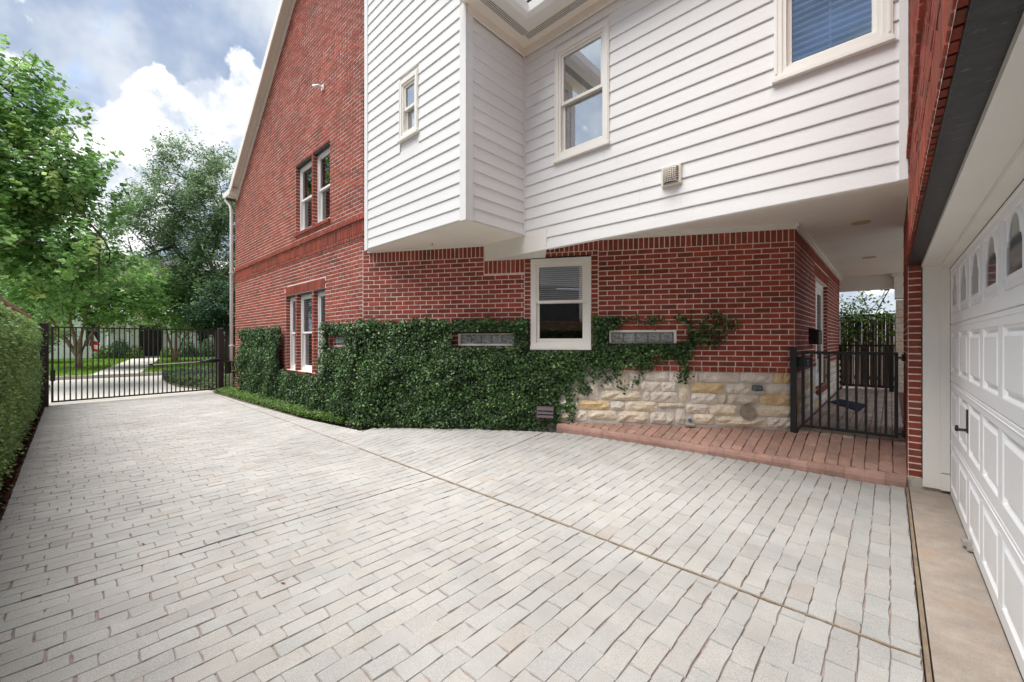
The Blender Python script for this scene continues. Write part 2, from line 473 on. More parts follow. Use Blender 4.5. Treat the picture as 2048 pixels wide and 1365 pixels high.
# driveway base, seen in the joints between the pavers
mb = MB()
xs = np.linspace(XD0, XD1, 60)
for i in range(len(xs) - 1):
    a, b = xs[i], xs[i + 1]
    ya = [YD0, YJ] + [YJ + (drive_back(a) - YJ) * k / 4 for k in (1, 2, 3, 4)] if drive_back(a) > YJ else [YD0, drive_back(a)]
    yb = [YD0, YJ] + [YJ + (drive_back(b) - YJ) * k / 4 for k in (1, 2, 3, 4)] if drive_back(b) > YJ else [YD0, drive_back(b)]
    for (p, q), (r_, s_) in zip(zip(ya[:-1], ya[1:]), zip(yb[:-1], yb[1:])):
        mb.quad((a, p, ground_z(a, p) - .009), (b, r_, ground_z(b, r_) - .009), (b, s_, ground_z(b, s_) - .009), (a, q, ground_z(a, q) - .009))
drive = mb.build('driveway', JOINT); drive['kind'] = 'structure'; drive['label'] = 'pale stamped concrete driveway in running bond'
def paver_shape(x0, x1, y0, y1, zf, top=0.0, ch=.0034, jit=.004, th=.006):
    c = [(x0, y0), (x1, y0), (x1, y1), (x0, y1)]
    # midpoints along the long sides give the pressed, wavy edges
    ring = [c[0], ((x0 + x1) / 2, y0), c[1], (x1, (y0 + y1) / 2), c[2], ((x0 + x1) / 2, y1), c[3], (x0, (y0 + y1) / 2)]
    cx_, cy_ = (x0 + x1) / 2, (y0 + y1) / 2
    ring = [(x + rng.uniform(-jit, jit), y + rng.uniform(-jit, jit)) for x, y in ring]
    inner = []
    for i, (x, y) in enumerate(ring):
        k = ch if i % 2 else ch * 1.15
        d = math.hypot(x - cx_, y - cy_); inner.append((x + (cx_ - x) * k / d, y + (cy_ - y) * k / d))
    vs_ = [(x, y, zf(x, y) - th) for x, y in ring] + [(x, y, zf(x, y) + top) for x, y in inner]
    fs = [tuple(range(8, 16))] + [(i, (i + 1) % 8, 8 + (i + 1) % 8, 8 + i) for i in range(8)]
    return vs_, fs
def lay_pavers(parent, m, rects, zf, limit, tintf, name, bulk, th=.009, jit=.005):
    sc_ = sorted(((shown_area([(a, c, zf(a, c)), (b, c, zf(b, c)), (b, d, zf(b, d)), (a, d, zf(a, d))]), i) for i, (a, b, c, d) in enumerate(rects)), reverse=True)
    top = {i for a, i in sc_[:limit] if a > 60}
    mb = MB()
    for i, (a, b, c, d) in enumerate(rects):
        dz_ = rng.uniform(-.0022, .0016)
        vs_, fs = paver_shape(a, b, c, d, zf, dz_, jit=jit, th=th)
        t_ = tintf((a + b) / 2, (c + d) / 2)
        if i in top:
            q = MB(); q.add(vs_, fs, t_)
            ctr = ((a + b) / 2, (c + d) / 2, zf((a + b) / 2, (c + d) / 2))
            q.build(name, m, parent, loc=ctr)
        else: mb.add(vs_, fs, t_)
    if mb.v: mb.build(bulk, m, parent, kind='stuff')
PW, PL = .108, .212
rects = []
nx = int((XD1 - XD0) / PW)
for i in range(nx):
    x1 = XD1 - i * PW - .002; x0 = x1 - PW + .0026 + (.012 if i == 33 else 0)
    off = (PL / 2 if i % 2 else 0) + .02 * math.sin(i * 1.7)
    back = min(drive_back(x0), drive_back(x1)) - .01
    segs = [(YD0, YJ - .012), (YJ + .012, back)] if back > YJ + .05 else [(YD0, min(back, YJ - .012))]
    for s0, s1 in segs:
        k = math.floor((s0 - off) / PL); y = k * PL + off; cuts = [s0]
        while y < s1:
            if s0 + .04 < y < s1 - .04: cuts.append(y + rng.uniform(-.012, .012))
            y += PL
        cuts.append(s1)
        for c, d in zip(cuts[:-1], cuts[1:]):
            if rng.random() < .0 and d - c > .15: continue        # a worn-away spot where the coloured base shows
            rects.append((x0, x1, c + rng.uniform(.0002, .0016), d - rng.uniform(.0002, .0016)))
def pv_t(x, y):
    k = rng.uniform(.955, 1.04); warm = rng.uniform(-.012, .02)
    if rng.random() < .012: return (k * .97, k * .91, k * .88)
    if rng.random() < .06: k *= .93
    return (k * (1 + warm), k, k * (1 - warm))
lay_pavers(drive, PAVER, rects, ground_z, 300, pv_t, 'paver', 'pavers', th=.007, jit=.0055)
mb = MB()
k = 24
for i in range(k):
    a, b = -5.3 + (5.4) * i / k, -5.3 + 5.4 * (i + 1) / k
    mb.box(a, b - .002, YJ - .0065 + rng.uniform(-.001, .001), YJ + .0065, -.02, .001)
mb.build('expansion_strip', WOODSTRIP, drive)
mb = MB(); mb.box(-3.568, -3.555, YD0, YJ - .02, -.03, -.0035); mb.build('control_joint', CRACK, drive)  # dark strip sunk into the joint
# apron in front of the garage door
mb = MB(); mb.box(.139, 6.0, -1.5, 5.70, -.1, .004); slab = mb.build('garage_apron', SLAB); slab['kind'] = 'structure'; slab['label'] = 'stained bare concrete strip before the garage door'
mb = MB()
for a, b in ((-1.5, 1.9), (1.9, 2.45), (2.45, 3.7), (3.7, 5.63)):
    dx = rng.uniform(-.002, .002); mb.box(.114 + dx, .132 + dx, a + .003, b - .003, -.05, .005)
mb.build('expansion_strip', WOODSTRIP, slab)
# raised red walk by the stone wall, rising into the breezeway
def walk_z(x, y):
    if y >= 6.22: return .335 + .0 * y
    ys_ = step_y(x)
    yb_ = 4.76 + (x + 3.5) * .5524 if x < -.9 else 6.22
    front = .28 + (x + 3.45) * (.088 - .28) / 3.579
    back_ = .30 + (x + 3.45) * .0145
    t_ = min(max((y - ys_) / max(yb_ - ys_, .05), 0), 1)
    return front + (back_ - front) * t_
mb = MB()
xs = np.linspace(-3.47, .126, 26)
bk = lambda x: (3.22 + (x + 6.28) * .5524 + .02) if x < -.885 else 6.3
for a, b in zip(xs[:-1], xs[1:]):
    for t0, t1 in ((0, .5), (.5, 1)):
        q = []
        for x, t_ in ((a, t0), (b, t0), (b, t1), (a, t1)):
            y = step_y(x) + (bk(x) - step_y(x)) * t_; q.append((x, y, walk_z(x, y) - .010))
        mb.quad(*q)
    ya, yb = step_y(a), step_y(b)
    mb.quad((a, ya - .004, -.1), (b, yb - .004, -.1), (b, yb, walk_z(b, yb) - .01), (a, ya, walk_z(a, ya) - .01))
mb.quad((-.95, 6.3, .325), (.5, 6.3, .325), (.5, 13.2, .325), (-.95, 13.2, .325))
walk = mb.build('walkway', REDJOINT); walk['kind'] = 'structure'; walk['label'] = 'raised red stamped walk from the driveway into the breezeway'
rects = []
i = 0; x1 = .124
while x1 > -3.4:
    x0 = x1 - PW + .006; f = max(step_y(x0), step_y(x1)) + .045; b = min(bk(x0), bk(x1)) - .015
    segs = [(f, b if x1 < -.8 else 13.0)]
    if x1 < -.885 and x1 > -.995: segs = [(f, b)]
    for s0, s1 in segs:
        if s1 - s0 < .05: continue
        off = PL / 2 if i % 2 else 0
        y = math.floor((s0 - off) / PL) * PL + off; cuts = [s0]
        while y < s1:
            if s0 + .05 < y < s1 - .05: cuts.append(y + rng.uniform(-.01, .01))
            y += PL
        cuts.append(s1)
        for c, d in zip(cuts[:-1], cuts[1:]): rects.append((x0, x1, c + .003, d - .003))
    i += 1; x1 -= PW
def rp_t(x, y):
    k = rng.uniform(.85, 1.15)
    if y > 6.25: return (k * 1.25, k * 1.55, k * 1.6)          # paler and less red inside the breezeway
    return (k * rng.uniform(.96, 1.08), k, k)
lay_pavers(walk, REDPAVE, rects, walk_z, 290, rp_t, 'paver', 'pavers')
# rounded red nosing blocks along the front of the walk
for i in range(23):
    a = -3.46 + i * .1556; b = a + .1536; q = MB()
    pr_ = []
    for x in (a, b):
        y = step_y(x); zt = walk_z(x, y); zb = ground_z(x, y) - .03
        pr_.append([(x, y - .012, zb), (x, y - .016, zt - .045), (x, y - .006, zt - .014), (x, y + .012, zt + .001), (x, y + .043, walk_z(x, y + .043) + .001), (x, y + .043, zb)])
    vs_ = pr_[0] + pr_[1]
    fs = [(j, j + 6, (j + 1) % 6 + 6, (j + 1) % 6) for j in range(6)] + [(0, 1, 2, 3, 4, 5), (11, 10, 9, 8, 7, 6)]
    kk = rng.uniform(.86, 1.1)
    q.add(vs_, fs, (kk, kk * .96, kk * .97))
    q.build('edging_block', REDPAVE, walk, smooth=False)
# mulch strip by the hedge, verge by the house
mb = MB(); mb.box(-14.2, 3, -.75, YD0 - .004, -.15, .012)
o = mb.build('mulch_strip', MULCH); o['kind'] = 'structure'; o['label'] = 'bark mulch strip along the foot of the hedge'
mb = MB()
for a, b in zip(np.linspace(-13.9, -5.9, 30)[:-1], np.linspace(-13.9, -5.9, 30)[1:]):
    mb.quad((a, drive_back(a) + .003, ground_z(a, 2.7) + .006), (b, drive_back(b) + .003, ground_z(b, 2.7) + .006), (b, 3.6, .05), (a, 3.6, .05))
o = mb.build('planting_bed', SOIL); o['kind'] = 'structure'; o['label'] = 'narrow soil bed at the foot of the brick gable'

# ------------------------------------------------------------------ the brick house
house = thing('brick_house', 'red brick house with white clapboard overhang bridging to the garage', 'house', (-7, 3.22, 0))
HB = BrickStore()
GY = 3.22
FG = Frame((-14, GY), (1, 0))                  # gable wall; u = x + 14
def rake_z(x): return 5.72 + (x + 13.45) * .7125
# openings (u0,u1,z0,z1)
LW = (4.233, 6.277, .83, 2.435)                  # three slim windows downstairs
UW = (4.81, 6.482, 3.70, 5.13)                   # two windows upstairs
GB0 = (6.65, 7.30, 1.37, 1.555)
gh = (LW, UW, GB0)
mb = MB()
sheet(mb, FG, .15, 7.72, -.1, 5.72, gh)
for a, b in zip(np.linspace(.55, 7.9, 40)[:-1], np.linspace(.55, 7.9, 40)[1:]):
    za, zb = rake_z(a - 14), rake_z(b - 14)
    mb.quad(FG.p(a, 5.72), FG.p(b, 5.72), FG.p(b, max(zb, 5.721)), FG.p(a, max(za, 5.72)))
gable = mb.build('gable_wall', MORTAR, house)
def gspan(z):
    if z < 2.90: return [(.15, 7.72)]
    if z < 5.75: return [(.15, 7.895)]
    return [((z - 5.72) / .7125 + .55 - .02, 7.895)]
gb = courses(.0, 3.128, gspan, [LW, GB0])
# run-out above the openings and the belt courses
HB.add(gable, FG, [b for b in gb if not (LW[0] < (b[0] + b[1]) / 2 < LW[1] and LW[3] < (b[2] + b[3]) / 2 < LW[3] + .2)])
HB.add(gable, FG, row_upright(LW[3] + .002, LW[3] + .198, [(LW[0], LW[1])]), d=.013)
HB.add(gable, FG, row_upright(3.132, 3.205, [(.15, 7.89)], .1), d=.022, thick=.03)
HB.add(gable, FG, row_upright(3.207, 3.405, [(.15, 7.89)]), d=.014, thick=.03)
HB.add(gable, FG, row_upright(3.412, 3.480, [(.15, 7.89)], .1), d=.042, thick=.05)
HB.add(gable, FG, courses(3.485, 9.0, gspan, [(UW[0], UW[1], UW[2] - .085, UW[3])]))
HB.add(gable, FG, row_upright(UW[2] - .08, UW[2] - .004, [(UW[0] - .03, UW[1] + .03)], .07), d=.040, thick=.06)
HB.add(gable, FG, row_upright(LW[2] - .075, LW[2] - .004, [(LW[0], LW[1])], .07), d=.02, thick=.1)
# pier faces and reveals inside the openings
DW = -.088
mb = MB()
piers = [(4.793, 4.863, LW), (5.661, 5.734, LW), (5.656, 5.715, UW)]
jb = []
def reveal(u, side, z0, z1, wall, fr, depth=.088):
    """brick return of an opening; side +1 faces +u"""
    o_ = fr.p(u, 0, 0)
    f2 = Frame(o_[:2], (-fr.n.x, -fr.n.y)) if side > 0 else Frame(fr.p(u, 0, -depth)[:2], (fr.n.x, fr.n.y))
    sheet(mb, f2, 0, depth, z0, z1)
    n = max(1, round((z1 - z0) / BH)); h = (z1 - z0) / n
    HB.add(wall, f2, [(.001, depth, z0 + i * h + MJ / 2, z0 + (i + 1) * h - MJ / 2) for i in range(n)], d=.004, thick=.006)
for u0, u1, H in piers:
    sheet(mb, FG, u0, u1, H[2], H[3], d=-.001)
    n = round((H[3] - H[2]) / BH); h = (H[3] - H[2]) / n
    HB.add(gable, FG, [(u0 + .003, u1 - .003, H[2] + i * h + MJ / 2, H[2] + (i + 1) * h - MJ / 2) for i in range(n)], d=.006)
    reveal(u1, 1, H[2], H[3], gable, FG); reveal(u0, -1, H[2], H[3], gable, FG)
for H in (LW, UW):
    reveal(H[0], 1, H[2], H[3], gable, FG); reveal(H[1], -1, H[2], H[3], gable, FG)
    for dz_, zz in ((0, H[3]),):
        mb.quad(FG.p(H[0], zz, 0), FG.p(H[1], zz, 0), FG.p(H[1], zz, -.1), FG.p(H[0], zz, -.1))
    mb.quad(FG.p(H[0], H[2], 0), FG.p(H[1], H[2], 0), FG.p(H[1], H[2], -.1), FG.p(H[0], H[2], -.1))
reveal(GB0[0], 1, GB0[2], GB0[3], gable, FG, .06); reveal(GB0[1], -1, GB0[2], GB0[3], gable, FG, .06)
mb.build('reveal_mortar', MORTAR, gable, kind='stuff')

# the wall turned towards the court
CW = (2.779, 3.640, 1.33, 2.652)
G1 = (1.655, 2.540, 1.380, 1.580)
G2 = (3.884, 4.764, 1.395, 1.600)
mb = MB()
sheet(mb, FC, 0, LC, -.1, 2.92, (CW, G1, G2))
angled = mb.build('angled_wall', MORTAR, house)
def in_main_ivy(s_, z):
    if z > 1.77 or s_ < -.1: return False
    if s_ < 2.73: return True
    if s_ < 3.64: return z < 1.33 and z > (0 if s_ < 3.15 else .35 + (s_ - 3.2) * .72)
    if s_ < 3.98: return z > .60 + (s_ - 3.6) * .9
    if s_ < 4.85: return 1.2 < z < 1.39
    return False
cspan = lambda z: [(0.0, LC)]
topz = 2.705
holes = [CW, G1, G2]
HB.add(angled, FC, courses(1.115, topz, cspan, holes + [(2.06, 2.985, 2.45, 2.92), (CW[0] - .1, CW[0], CW[2] - .08, 2.7), (CW[1], CW[1] + .1, CW[2] - .08, 2.7),
       (CW[0] - .1, CW[1] + .1, 2.58, 2.72)]), seen=lambda a, b: not in_main_ivy(a, b))
# bricks on end at both window jambs, uprights and rowlocks over it
for a, b in ((CW[0] - .1, CW[0]), (CW[1], CW[1] + .1)):
    n = 20; h = (2.58 - 1.26) / n
    HB.add(angled, FC, [(a + MJ / 2, b - MJ / 2, 1.26 + i * h + MJ / 2, 1.26 + (i + 1) * h - MJ / 2) for i in range(n)], seen=lambda a, b: b > 1.8)
HB.add(angled, FC, row_upright(2.655, 2.72, [(2.985, CW[1] + .1)], .085))
HB.add(angled, FC, row_upright(2.72, 2.905, [(2.99, CW[1] + .1)]))
HB.add(angled, FC, row_upright(2.705, 2.905, [(.12, 2.06), (CW[1] + .1, LC)]))
HB.add(angled, FC, row_upright(2.45, 2.652, [(2.06, 2.68)]))
HB.add(angled, FC, courses(2.705, 2.905, lambda z: [(0, .12)]))
HB.add(angled, FC, [(a + MJ / 2, a + .1 - MJ / 2, 2.585, 2.648) for a in (CW[0] - .1, CW[1])])
HB.add(angled, FC, row_upright(1.6, 1.668, [(G2[0], G2[1])], .085), d=.011)
HB.add(angled, FC, row_upright(1.042, 1.113, [(4.0, LC)], .098), d=.013)
# plain return beyond the corner: the wall of the breezeway with its tall window
FD = Frame(P2, (0, 1)); LD = 6.12
DWN = (1.92, 3.62, .66, 2.49)
mb = MB(); sheet(mb, FD, 0, LD, .2, 2.92, (DWN,))
dwall = mb.build('breezeway_wall', MORTAR, house)
HB.add(dwall, FD, courses(1.115, 2.705, lambda z: [(0, LD)], [DWN, (DWN[0] - .1, DWN[1] + .1, 2.49, 2.69)]))
HB.add(dwall, FD, row_upright(2.705, 2.905, [(0, LD)]))
HB.add(dwall, FD, row_upright(2.495, 2.69, [(DWN[0] - .1, DWN[1] + .1)]))
HB.add(dwall, FD, row_upright(1.042, 1.113, [(0, DWN[0]), (DWN[1], LD)], .098), d=.014)
mb = MB()
reveal(DWN[0], 1, 1.1, DWN[3], dwall, FD); reveal(DWN[1], -1, 1.1, DWN[3], dwall, FD)
mb.quad(FD.p(DWN[0], DWN[3], 0), FD.p(DWN[1], DWN[3], 0), FD.p(DWN[1], DWN[3], -.1), FD.p(DWN[0], DWN[3], -.1))
mb.build('reveal_mortar', MORTAR, dwall, kind='stuff')
HB.build(BRICK, 300)

# limestone base
mb = MB()
sheet(mb, FC, 3.0, LC, .0, 1.04, d=.004); sheet(mb, FD, 0, LD, .2, 1.04, (DWN,), d=.004)
sbase = mb.build('stone_base', STONEMORTAR, house)
STN = [(4.165,4.329,0.915,1.034,'W'),(4.337,4.666,0.912,1.031,'W'),(4.673,4.744,0.900,1.031,'W'),(4.744,4.985,0.904,1.029,'Y'),(4.993,5.039,0.908,1.032,'W'),(5.046,5.525,0.911,1.037,'W'),(5.540,5.913,0.917,1.040,'W'),(5.920,6.150,0.916,1.040,'G'),(3.949,4.148,0.781,1.014,'Y'),(4.157,4.300,0.786,0.906,'W'),(4.308,4.562,0.775,0.900,'W'),(4.570,4.776,0.777,0.899,'W'),(4.799,4.931,0.646,0.887,'Y'),(4.947,5.355,0.766,0.898,'G'),(5.378,5.678,0.771,0.900,'W'),(5.828,6.150,0.780,0.906,'W'),(3.762,3.940,0.775,0.871,'W'),(3.608,3.745,0.621,0.875,'W'),(3.771,4.313,0.634,0.764,'Y'),(4.345,4.426,0.637,0.765,'W'),(4.434,4.783,0.628,0.763,'W'),(4.947,5.273,0.622,0.758,'W'),(5.281,5.385,0.630,0.755,'D'),(5.392,5.764,0.631,0.760,'D'),(5.771,6.150,0.639,0.774,'G'),(3.416,3.468,0.472,0.578,'Y'),(3.477,3.890,0.487,0.613,'G'),(3.906,4.091,0.494,0.615,'W'),(4.099,4.522,0.490,0.626,'Y'),(4.530,4.869,0.556,0.615,'Y'),(4.885,5.168,0.495,0.619,'W'),(5.175,5.510,0.475,0.617,'Y'),(5.728,6.150,0.492,0.627,'Y'),(3.416,3.582,0.324,0.465,'W'),(3.599,3.990,0.355,0.477,'Y'),(4.007,4.418,0.332,0.486,'Y'),(4.426,4.744,0.333,0.484,'W'),(4.757,4.877,0.344,0.552,'W'),(4.970,5.228,0.349,0.489,'Y'),(5.251,5.842,0.339,0.472,'Y'),(5.850,6.150,0.352,0.479,'W'),
       (3.20,3.40,.50,.61,'W'),(3.22,3.40,.33,.47,'Y'),(3.3,3.59,.63,.76,'W'),(5.70,5.815,.770,.815,'W')]
STC = {'W': (1.0, 1.0, 1.02), 'Y': (1.0, .955, .87), 'G': (.90, .74, .50), 'D': (.82, .80, .78)}
def rubble(fr, u0, u1, z0, z1, k, d=.036):
    w_, h_ = u1 - u0, z1 - z0; nu, nz = (6, 3) if w_ > .2 else (3, 3)
    vs_, fs = [], []
    for j in range(nz + 1):
        for i in range(nu + 1):
            e = i in (0, nu) or j in (0, nz); cnr = i in (0, nu) and j in (0, nz)
            u = u0 + w_ * i / nu; z = z0 + h_ * j / nz
            if cnr: u += (.012 if i == 0 else -.012); z += (.010 if j == 0 else -.010)
            u += rng.uniform(-.006, .006); z += rng.uniform(-.005, .005)
            vs_.append(fr.p(u, z, d * .35 if e else d + rng.uniform(-.017, .015)))
    for j in range(nz):
        for i in range(nu):
            a = j * (nu + 1) + i; fs.append((a, a + 1, a + nu + 2, a + nu + 1))
    ring = [i for i in range(nu + 1)] + [(j * (nu + 1) + nu) for j in range(1, nz + 1)] + [nz * (nu + 1) + i for i in range(nu - 1, -1, -1)] + [j * (nu + 1) for j in range(nz - 1, 0, -1)]
    b = len(vs_)
    for i in ring:
        q = Vector(vs_[i]) - fr.n * (d * .35 + .004); vs_.append(tuple(q))
    for i in range(len(ring)):
        j = (i + 1) % len(ring); fs.append((ring[j], ring[i], b + i, b + j))
    t_ = STC[k]; g = rng.uniform(.93, 1.07)
    q = MB(); q.add(vs_, fs, (t_[0] * g, t_[1] * g, t_[2] * g))
    c = fr.p((u0 + u1) / 2, (z0 + z1) / 2, 0)
    return q.build('stone', STONE, sbase, loc=c)
for a, b, c, d, k in STN: rubble(FC, a, b, c, d, k)
z = .35
for h in (.15, .13, .14, .13, .12):
    u = 0.01 + rng.uniform(0, .1)
    while u < LD - .1:
        w_ = rng.uniform(.18, .5); e = min(u + w_, LD)
        if not (u < DWN[1] + .02 and e > DWN[0] - .02 and z + h > DWN[2]): rubble(FD, u, e - .012, z, z + h - .012, rng.choice('WWWYYG'), .03)
        u = e
    z += h

# ------------------------------------------------------------------ windows
def ring(mb, fr, u0, u1, z0, z1, wd, d0, d1, wb=None):
    wb = wb if wb is not None else wd
    fbox(mb, fr, u0, u0 + wd, z0, z1, d0, d1); fbox(mb, fr, u1 - wd, u1, z0, z1, d0, d1)
    fbox(mb, fr, u0 + wd, u1 - wd, z1 - wd, z1, d0, d1); fbox(mb, fr, u0 + wd, u1 - wd, z0, z0 + wb, d0, d1)
def hung_window(fr, u0, u1, z0, z1, d, m=WHITE, pane=PANE, split=.5, fw=.05, sw=.035, blind=None, room=.5, name='window', mull=None):
    """double-hung window: outer frame, two sashes, panes, a room behind"""
    mb = MB(); ring(mb, fr, u0, u1, z0, z1, fw, d - .09, d, fw * 1.25)
    win = mb.build(name, m, house)
    a, b, c, e = u0 + fw, u1 - fw, z0 + fw * 1.25, z1 - fw
    zm = c + (e - c) * split
    mb = MB(); ring(mb, fr, a, b, zm - .018, e, sw, d - .052, d - .018, .036); mb.build('upper_sash', m, win)
    mb = MB(); ring(mb, fr, a, b, c, zm + .018, sw, d - .088, d - .0545, sw * 1.4); mb.build('lower_sash', m, win)
    for lo, hi, dd in ((zm + .016, e - sw + .002, d - .036), (c + sw * 1.4 - .002, zm - .016, d - .072)):
        mb = MB(); mb.quad(fr.p(a + sw - .002, lo, dd), fr.p(b - sw + .002, lo, dd), fr.p(b - sw + .002, hi, dd), fr.p(a + sw - .002, hi, dd)); mb.build('pane', pane, win)
    mb = MB()
    A = [fr.p(u, z, dd) for dd in (d - .095, d - .095 - room) for z in (c, e) for u in (a, b)]
    mb.add(A, ((4, 5, 7, 6), (0, 4, 6, 2), (1, 3, 7, 5), (2, 6, 7, 3), (0, 1, 5, 4)))
    mb.build('room', DARK, win)
    if blind:
        lo, hi, pitch, bm, tilt, off_ = blind[:6]; bd = d - off_; cov = blind[6] if len(blind) > 6 else .86
        mb = MB(); n = int((hi - lo) / pitch)
        for i in range(n):
            z = lo + i * pitch
            A = [fr.p(a + .01, z, bd - tilt), fr.p(b - .01, z, bd - tilt), fr.p(b - .01, z + pitch * cov, bd), fr.p(a + .01, z + pitch * cov, bd)]
            mb.add(A + [tuple(Vector(q) - fr.n * .003) for q in A], ((0, 1, 2, 3), (4, 7, 6, 5), (0, 4, 5, 1), (2, 6, 7, 3)))
        if mull: fbox(mb, fr, mull - .008, mull + .008, lo, hi, bd + .002, bd + .005)
        mb.build('blind', bm, win)
    return win
# downstairs slim windows and upstairs pair in the gable
for u0, u1 in ((4.243, 4.79), (4.866, 5.658), (5.737, 6.267)):
    hung_window(FG, u0, u1, LW[2] + .004, LW[3] - .03, -.082, blind=(LW[2] + .85, LW[3] - .1, .045, BLIND, -.012, .070, .7))
for u0, u1 in ((4.82, 5.653), (5.718, 6.472)):
    hung_window(FG, u0, u1, UW[2] + .004, UW[3] - .04, -.082, pane=PANE, blind=None)
for fr, H, z0, z1, d0, d1 in ((FG, LW, LW[3] - .03, LW[3] - .004, -.1, -.012), (FG, UW, UW[3] - .04, UW[3] - .004, -.1, -.012), (FC, CW, CW[3] - .012, CW[3] + .012, -.09, .010)):
    mb = MB(); fbox(mb, fr, H[0], H[1], z0, z1, d0, d1); mb.build('steel_lintel', STEEL, house)
# court window with half-drawn blind
cw = hung_window(FC, CW[0], CW[1], CW[2], CW[3] - .016, .030, split=.52, fw=.078, sw=.042, blind=(2.01, 2.55, .030, BLIND, -.010, .066, .8), m=TRIM, pane=PANE, room=1.2)
mb = MB(); fbox(mb, FC, CW[0] - .004, CW[1] + .004, CW[2] - .004, CW[2] + .05, .0, .052); mb.build('sill', TRIM, cw)
def glass_blocks(fr, H, n, d=.02):
    mb = MB(); ring(mb, fr, H[0], H[1], H[2], H[3], .030, -.09, d); win = mb.build('glass_block_window', TRIM, house)
    mb = MB(); fbox(mb, fr, H[0] + .02, H[1] - .02, H[2] + .02, H[3] - .02, -.085, -.035); mb.build('grout', PIPE, win)
    a, b = H[0] + .034, H[1] - .034; s_ = (b - a) / n
    for i in range(n):
        q = MB(); u0, u1, z0, z1 = a + i * s_ + .007, a + (i + 1) * s_ - .007, H[2] + .036, H[3] - .036
        fbox(q, fr, u0, u1, z0, z1, -.08, -.004, (1, 1, 1), .010)
        q.build('glass_block', FROST, win)
glass_blocks(FC, G1, 5); glass_blocks(FC, G2, 5); glass_blocks(FG, GB0, 4, -.04)
# tall window in the breezeway
tw = MB(); ring(tw, FD, DWN[0], DWN[1], DWN[2], DWN[3], .09, -.12, -.06, .12)
win = tw.build('tall_window', TRIM, house)
for i in range(2):
    a = DWN[0] + .09 + i * (DWN[1] - DWN[0] - .18) / 2; b = a + (DWN[1] - DWN[0] - .18) / 2
    q = MB(); ring(q, FD, a, b, DWN[2] + .12, DWN[3] - .09, .10, -.11, -.075); q.build('sash', TRIM, win)
    q = MB(); fbox(q, FD, a + .098, b - .098, DWN[2] + .218, DWN[3] - .188, -.1, -.09); q.build('pane', PANE, win)
q = MB(); fbox(q, FD, DWN[0] + .09, DWN[1] - .09, DWN[2] + .12, DWN[3] - .09, -.6, -.14); q.build('room', DARK, win)
q = MB(); fbox(q, FD, DWN[0] - .02, DWN[1] + .02, DWN[2] - .08, DWN[2] - .004, -.1, .045); q.build('sill', BRICK, win)

# ------------------------------------------------------------------ white clapboard storey
FS = Frame((-3.82, 4.25), (1, 0))              # long wall; u = x + 3.82
FB = Frame((-6.12, 3.19), (1, 0))              # bay front; u = x + 6.12
FR_ = Frame((-3.70, 3.19), (0, 1))             # bay return; u = y - 3.19
def boards(parent, fr, u0f, u1f, z0, z1, holes, exp=.152, d=.0):
    n = math.ceil((z1 - z0) / exp)
    for i in range(n):
        a, b = z0 + i * exp, min(z0 + (i + 1) * exp, z1)
        ivs = [(u0f, u1f)]
        for h in holes:
            if a < h[3] and b > h[2]: ivs = subtract(ivs, h[:2])
        for p, q in ivs:
            # some courses are butted from two lengths
            cuts = [p, q]
            if q - p > 2.6: cuts = [p, p + (q - p) * rng.uniform(.3, .7), q]
            for c0, c1 in zip(cuts[:-1], cuts[1:]):
                prof = [(a - .010, d), (a - .010, d + .0185), (a - .004, d + .0200), (b, d + .006), (b, d)]
                m_ = MB()
                c1_ = c1 - (.0012 if c1 != q else 0)
                vs_ = [fr.p(c0, zz, dd) for zz, dd in prof] + [fr.p(c1_, zz, dd) for zz, dd in prof]
                g = rng.uniform(.975, 1.015)
                m_.add(vs_, ((0, 1, 6, 5), (1, 2, 7, 6), (2, 3, 8, 7), (3, 4, 9, 8), (0, 4, 3, 2, 1), (5, 6, 7, 8, 9)), (g, g, g))
                m_.build('siding_board', SIDING, parent)
W1 = (.655, 1.435, 3.74, 5.175)
W2 = (3.065, 3.835, 3.735, 5.30)
WB = (1.01, 1.465, 4.27, 5.115)
mb = MB(); sheet(mb, FS, -.75, 3.93, 2.70, 6.2, (W1, W2), d=-.002)
uw = mb.build('upper_wall', SIDING, house)
boards(uw, FS, .045, 3.87, 2.663, 5.42, [W1, W2])
m_ = MB(); fbox(m_, FS, -.72, .045, 2.653, 2.83, .0, .018, (1, 1, 1)); m_.build('siding_board', SIDING, uw)
mb = MB(); sheet(mb, FB, 0, 2.42, 2.9, 8.2, (WB,), d=-.002)
bay = mb.build('bay_wall', SIDING, house)
boards(bay, FB, .09, 2.335, 2.912, 8.0, [WB], .1525)
mb = MB(); sheet(mb, FR_, 0, 1.06, 2.9, 5.5, d=-.002)
bayr = mb.build('bay_return', SIDING, house)
boards(bayr, FR_, .085, 1.03, 2.912, 5.34, [], .1525)
mb = MB()
for fr, u0, u1, z0, z1, d1 in ((FB, -.005, .092, 2.885, 8.0, .026), (FB, 2.335, 2.447, 2.887, 5.46, .026), (FR_, .001, .088, 2.888, 5.46, .028), (FR_, 1.02, 1.058, 2.893, 5.4, .03),
                               (FS, .0, .05, 2.9, 5.4, .032), (FS, 3.868, 3.918, 2.655, 6.0, .03)):
    q = MB(); fbox(q, fr, u0, u1, z0, z1, 0, d1); q.build('corner_trim', SIDING, house)
# undersides
q = MB(); q.prism([(-6.12, 3.188), (-3.702, 3.188), (-3.702, 4.245), (-4.6, 4.245), (-6.12, 3.4)], 2.894, 2.93); q.build('bay_soffit', CEIL, house)
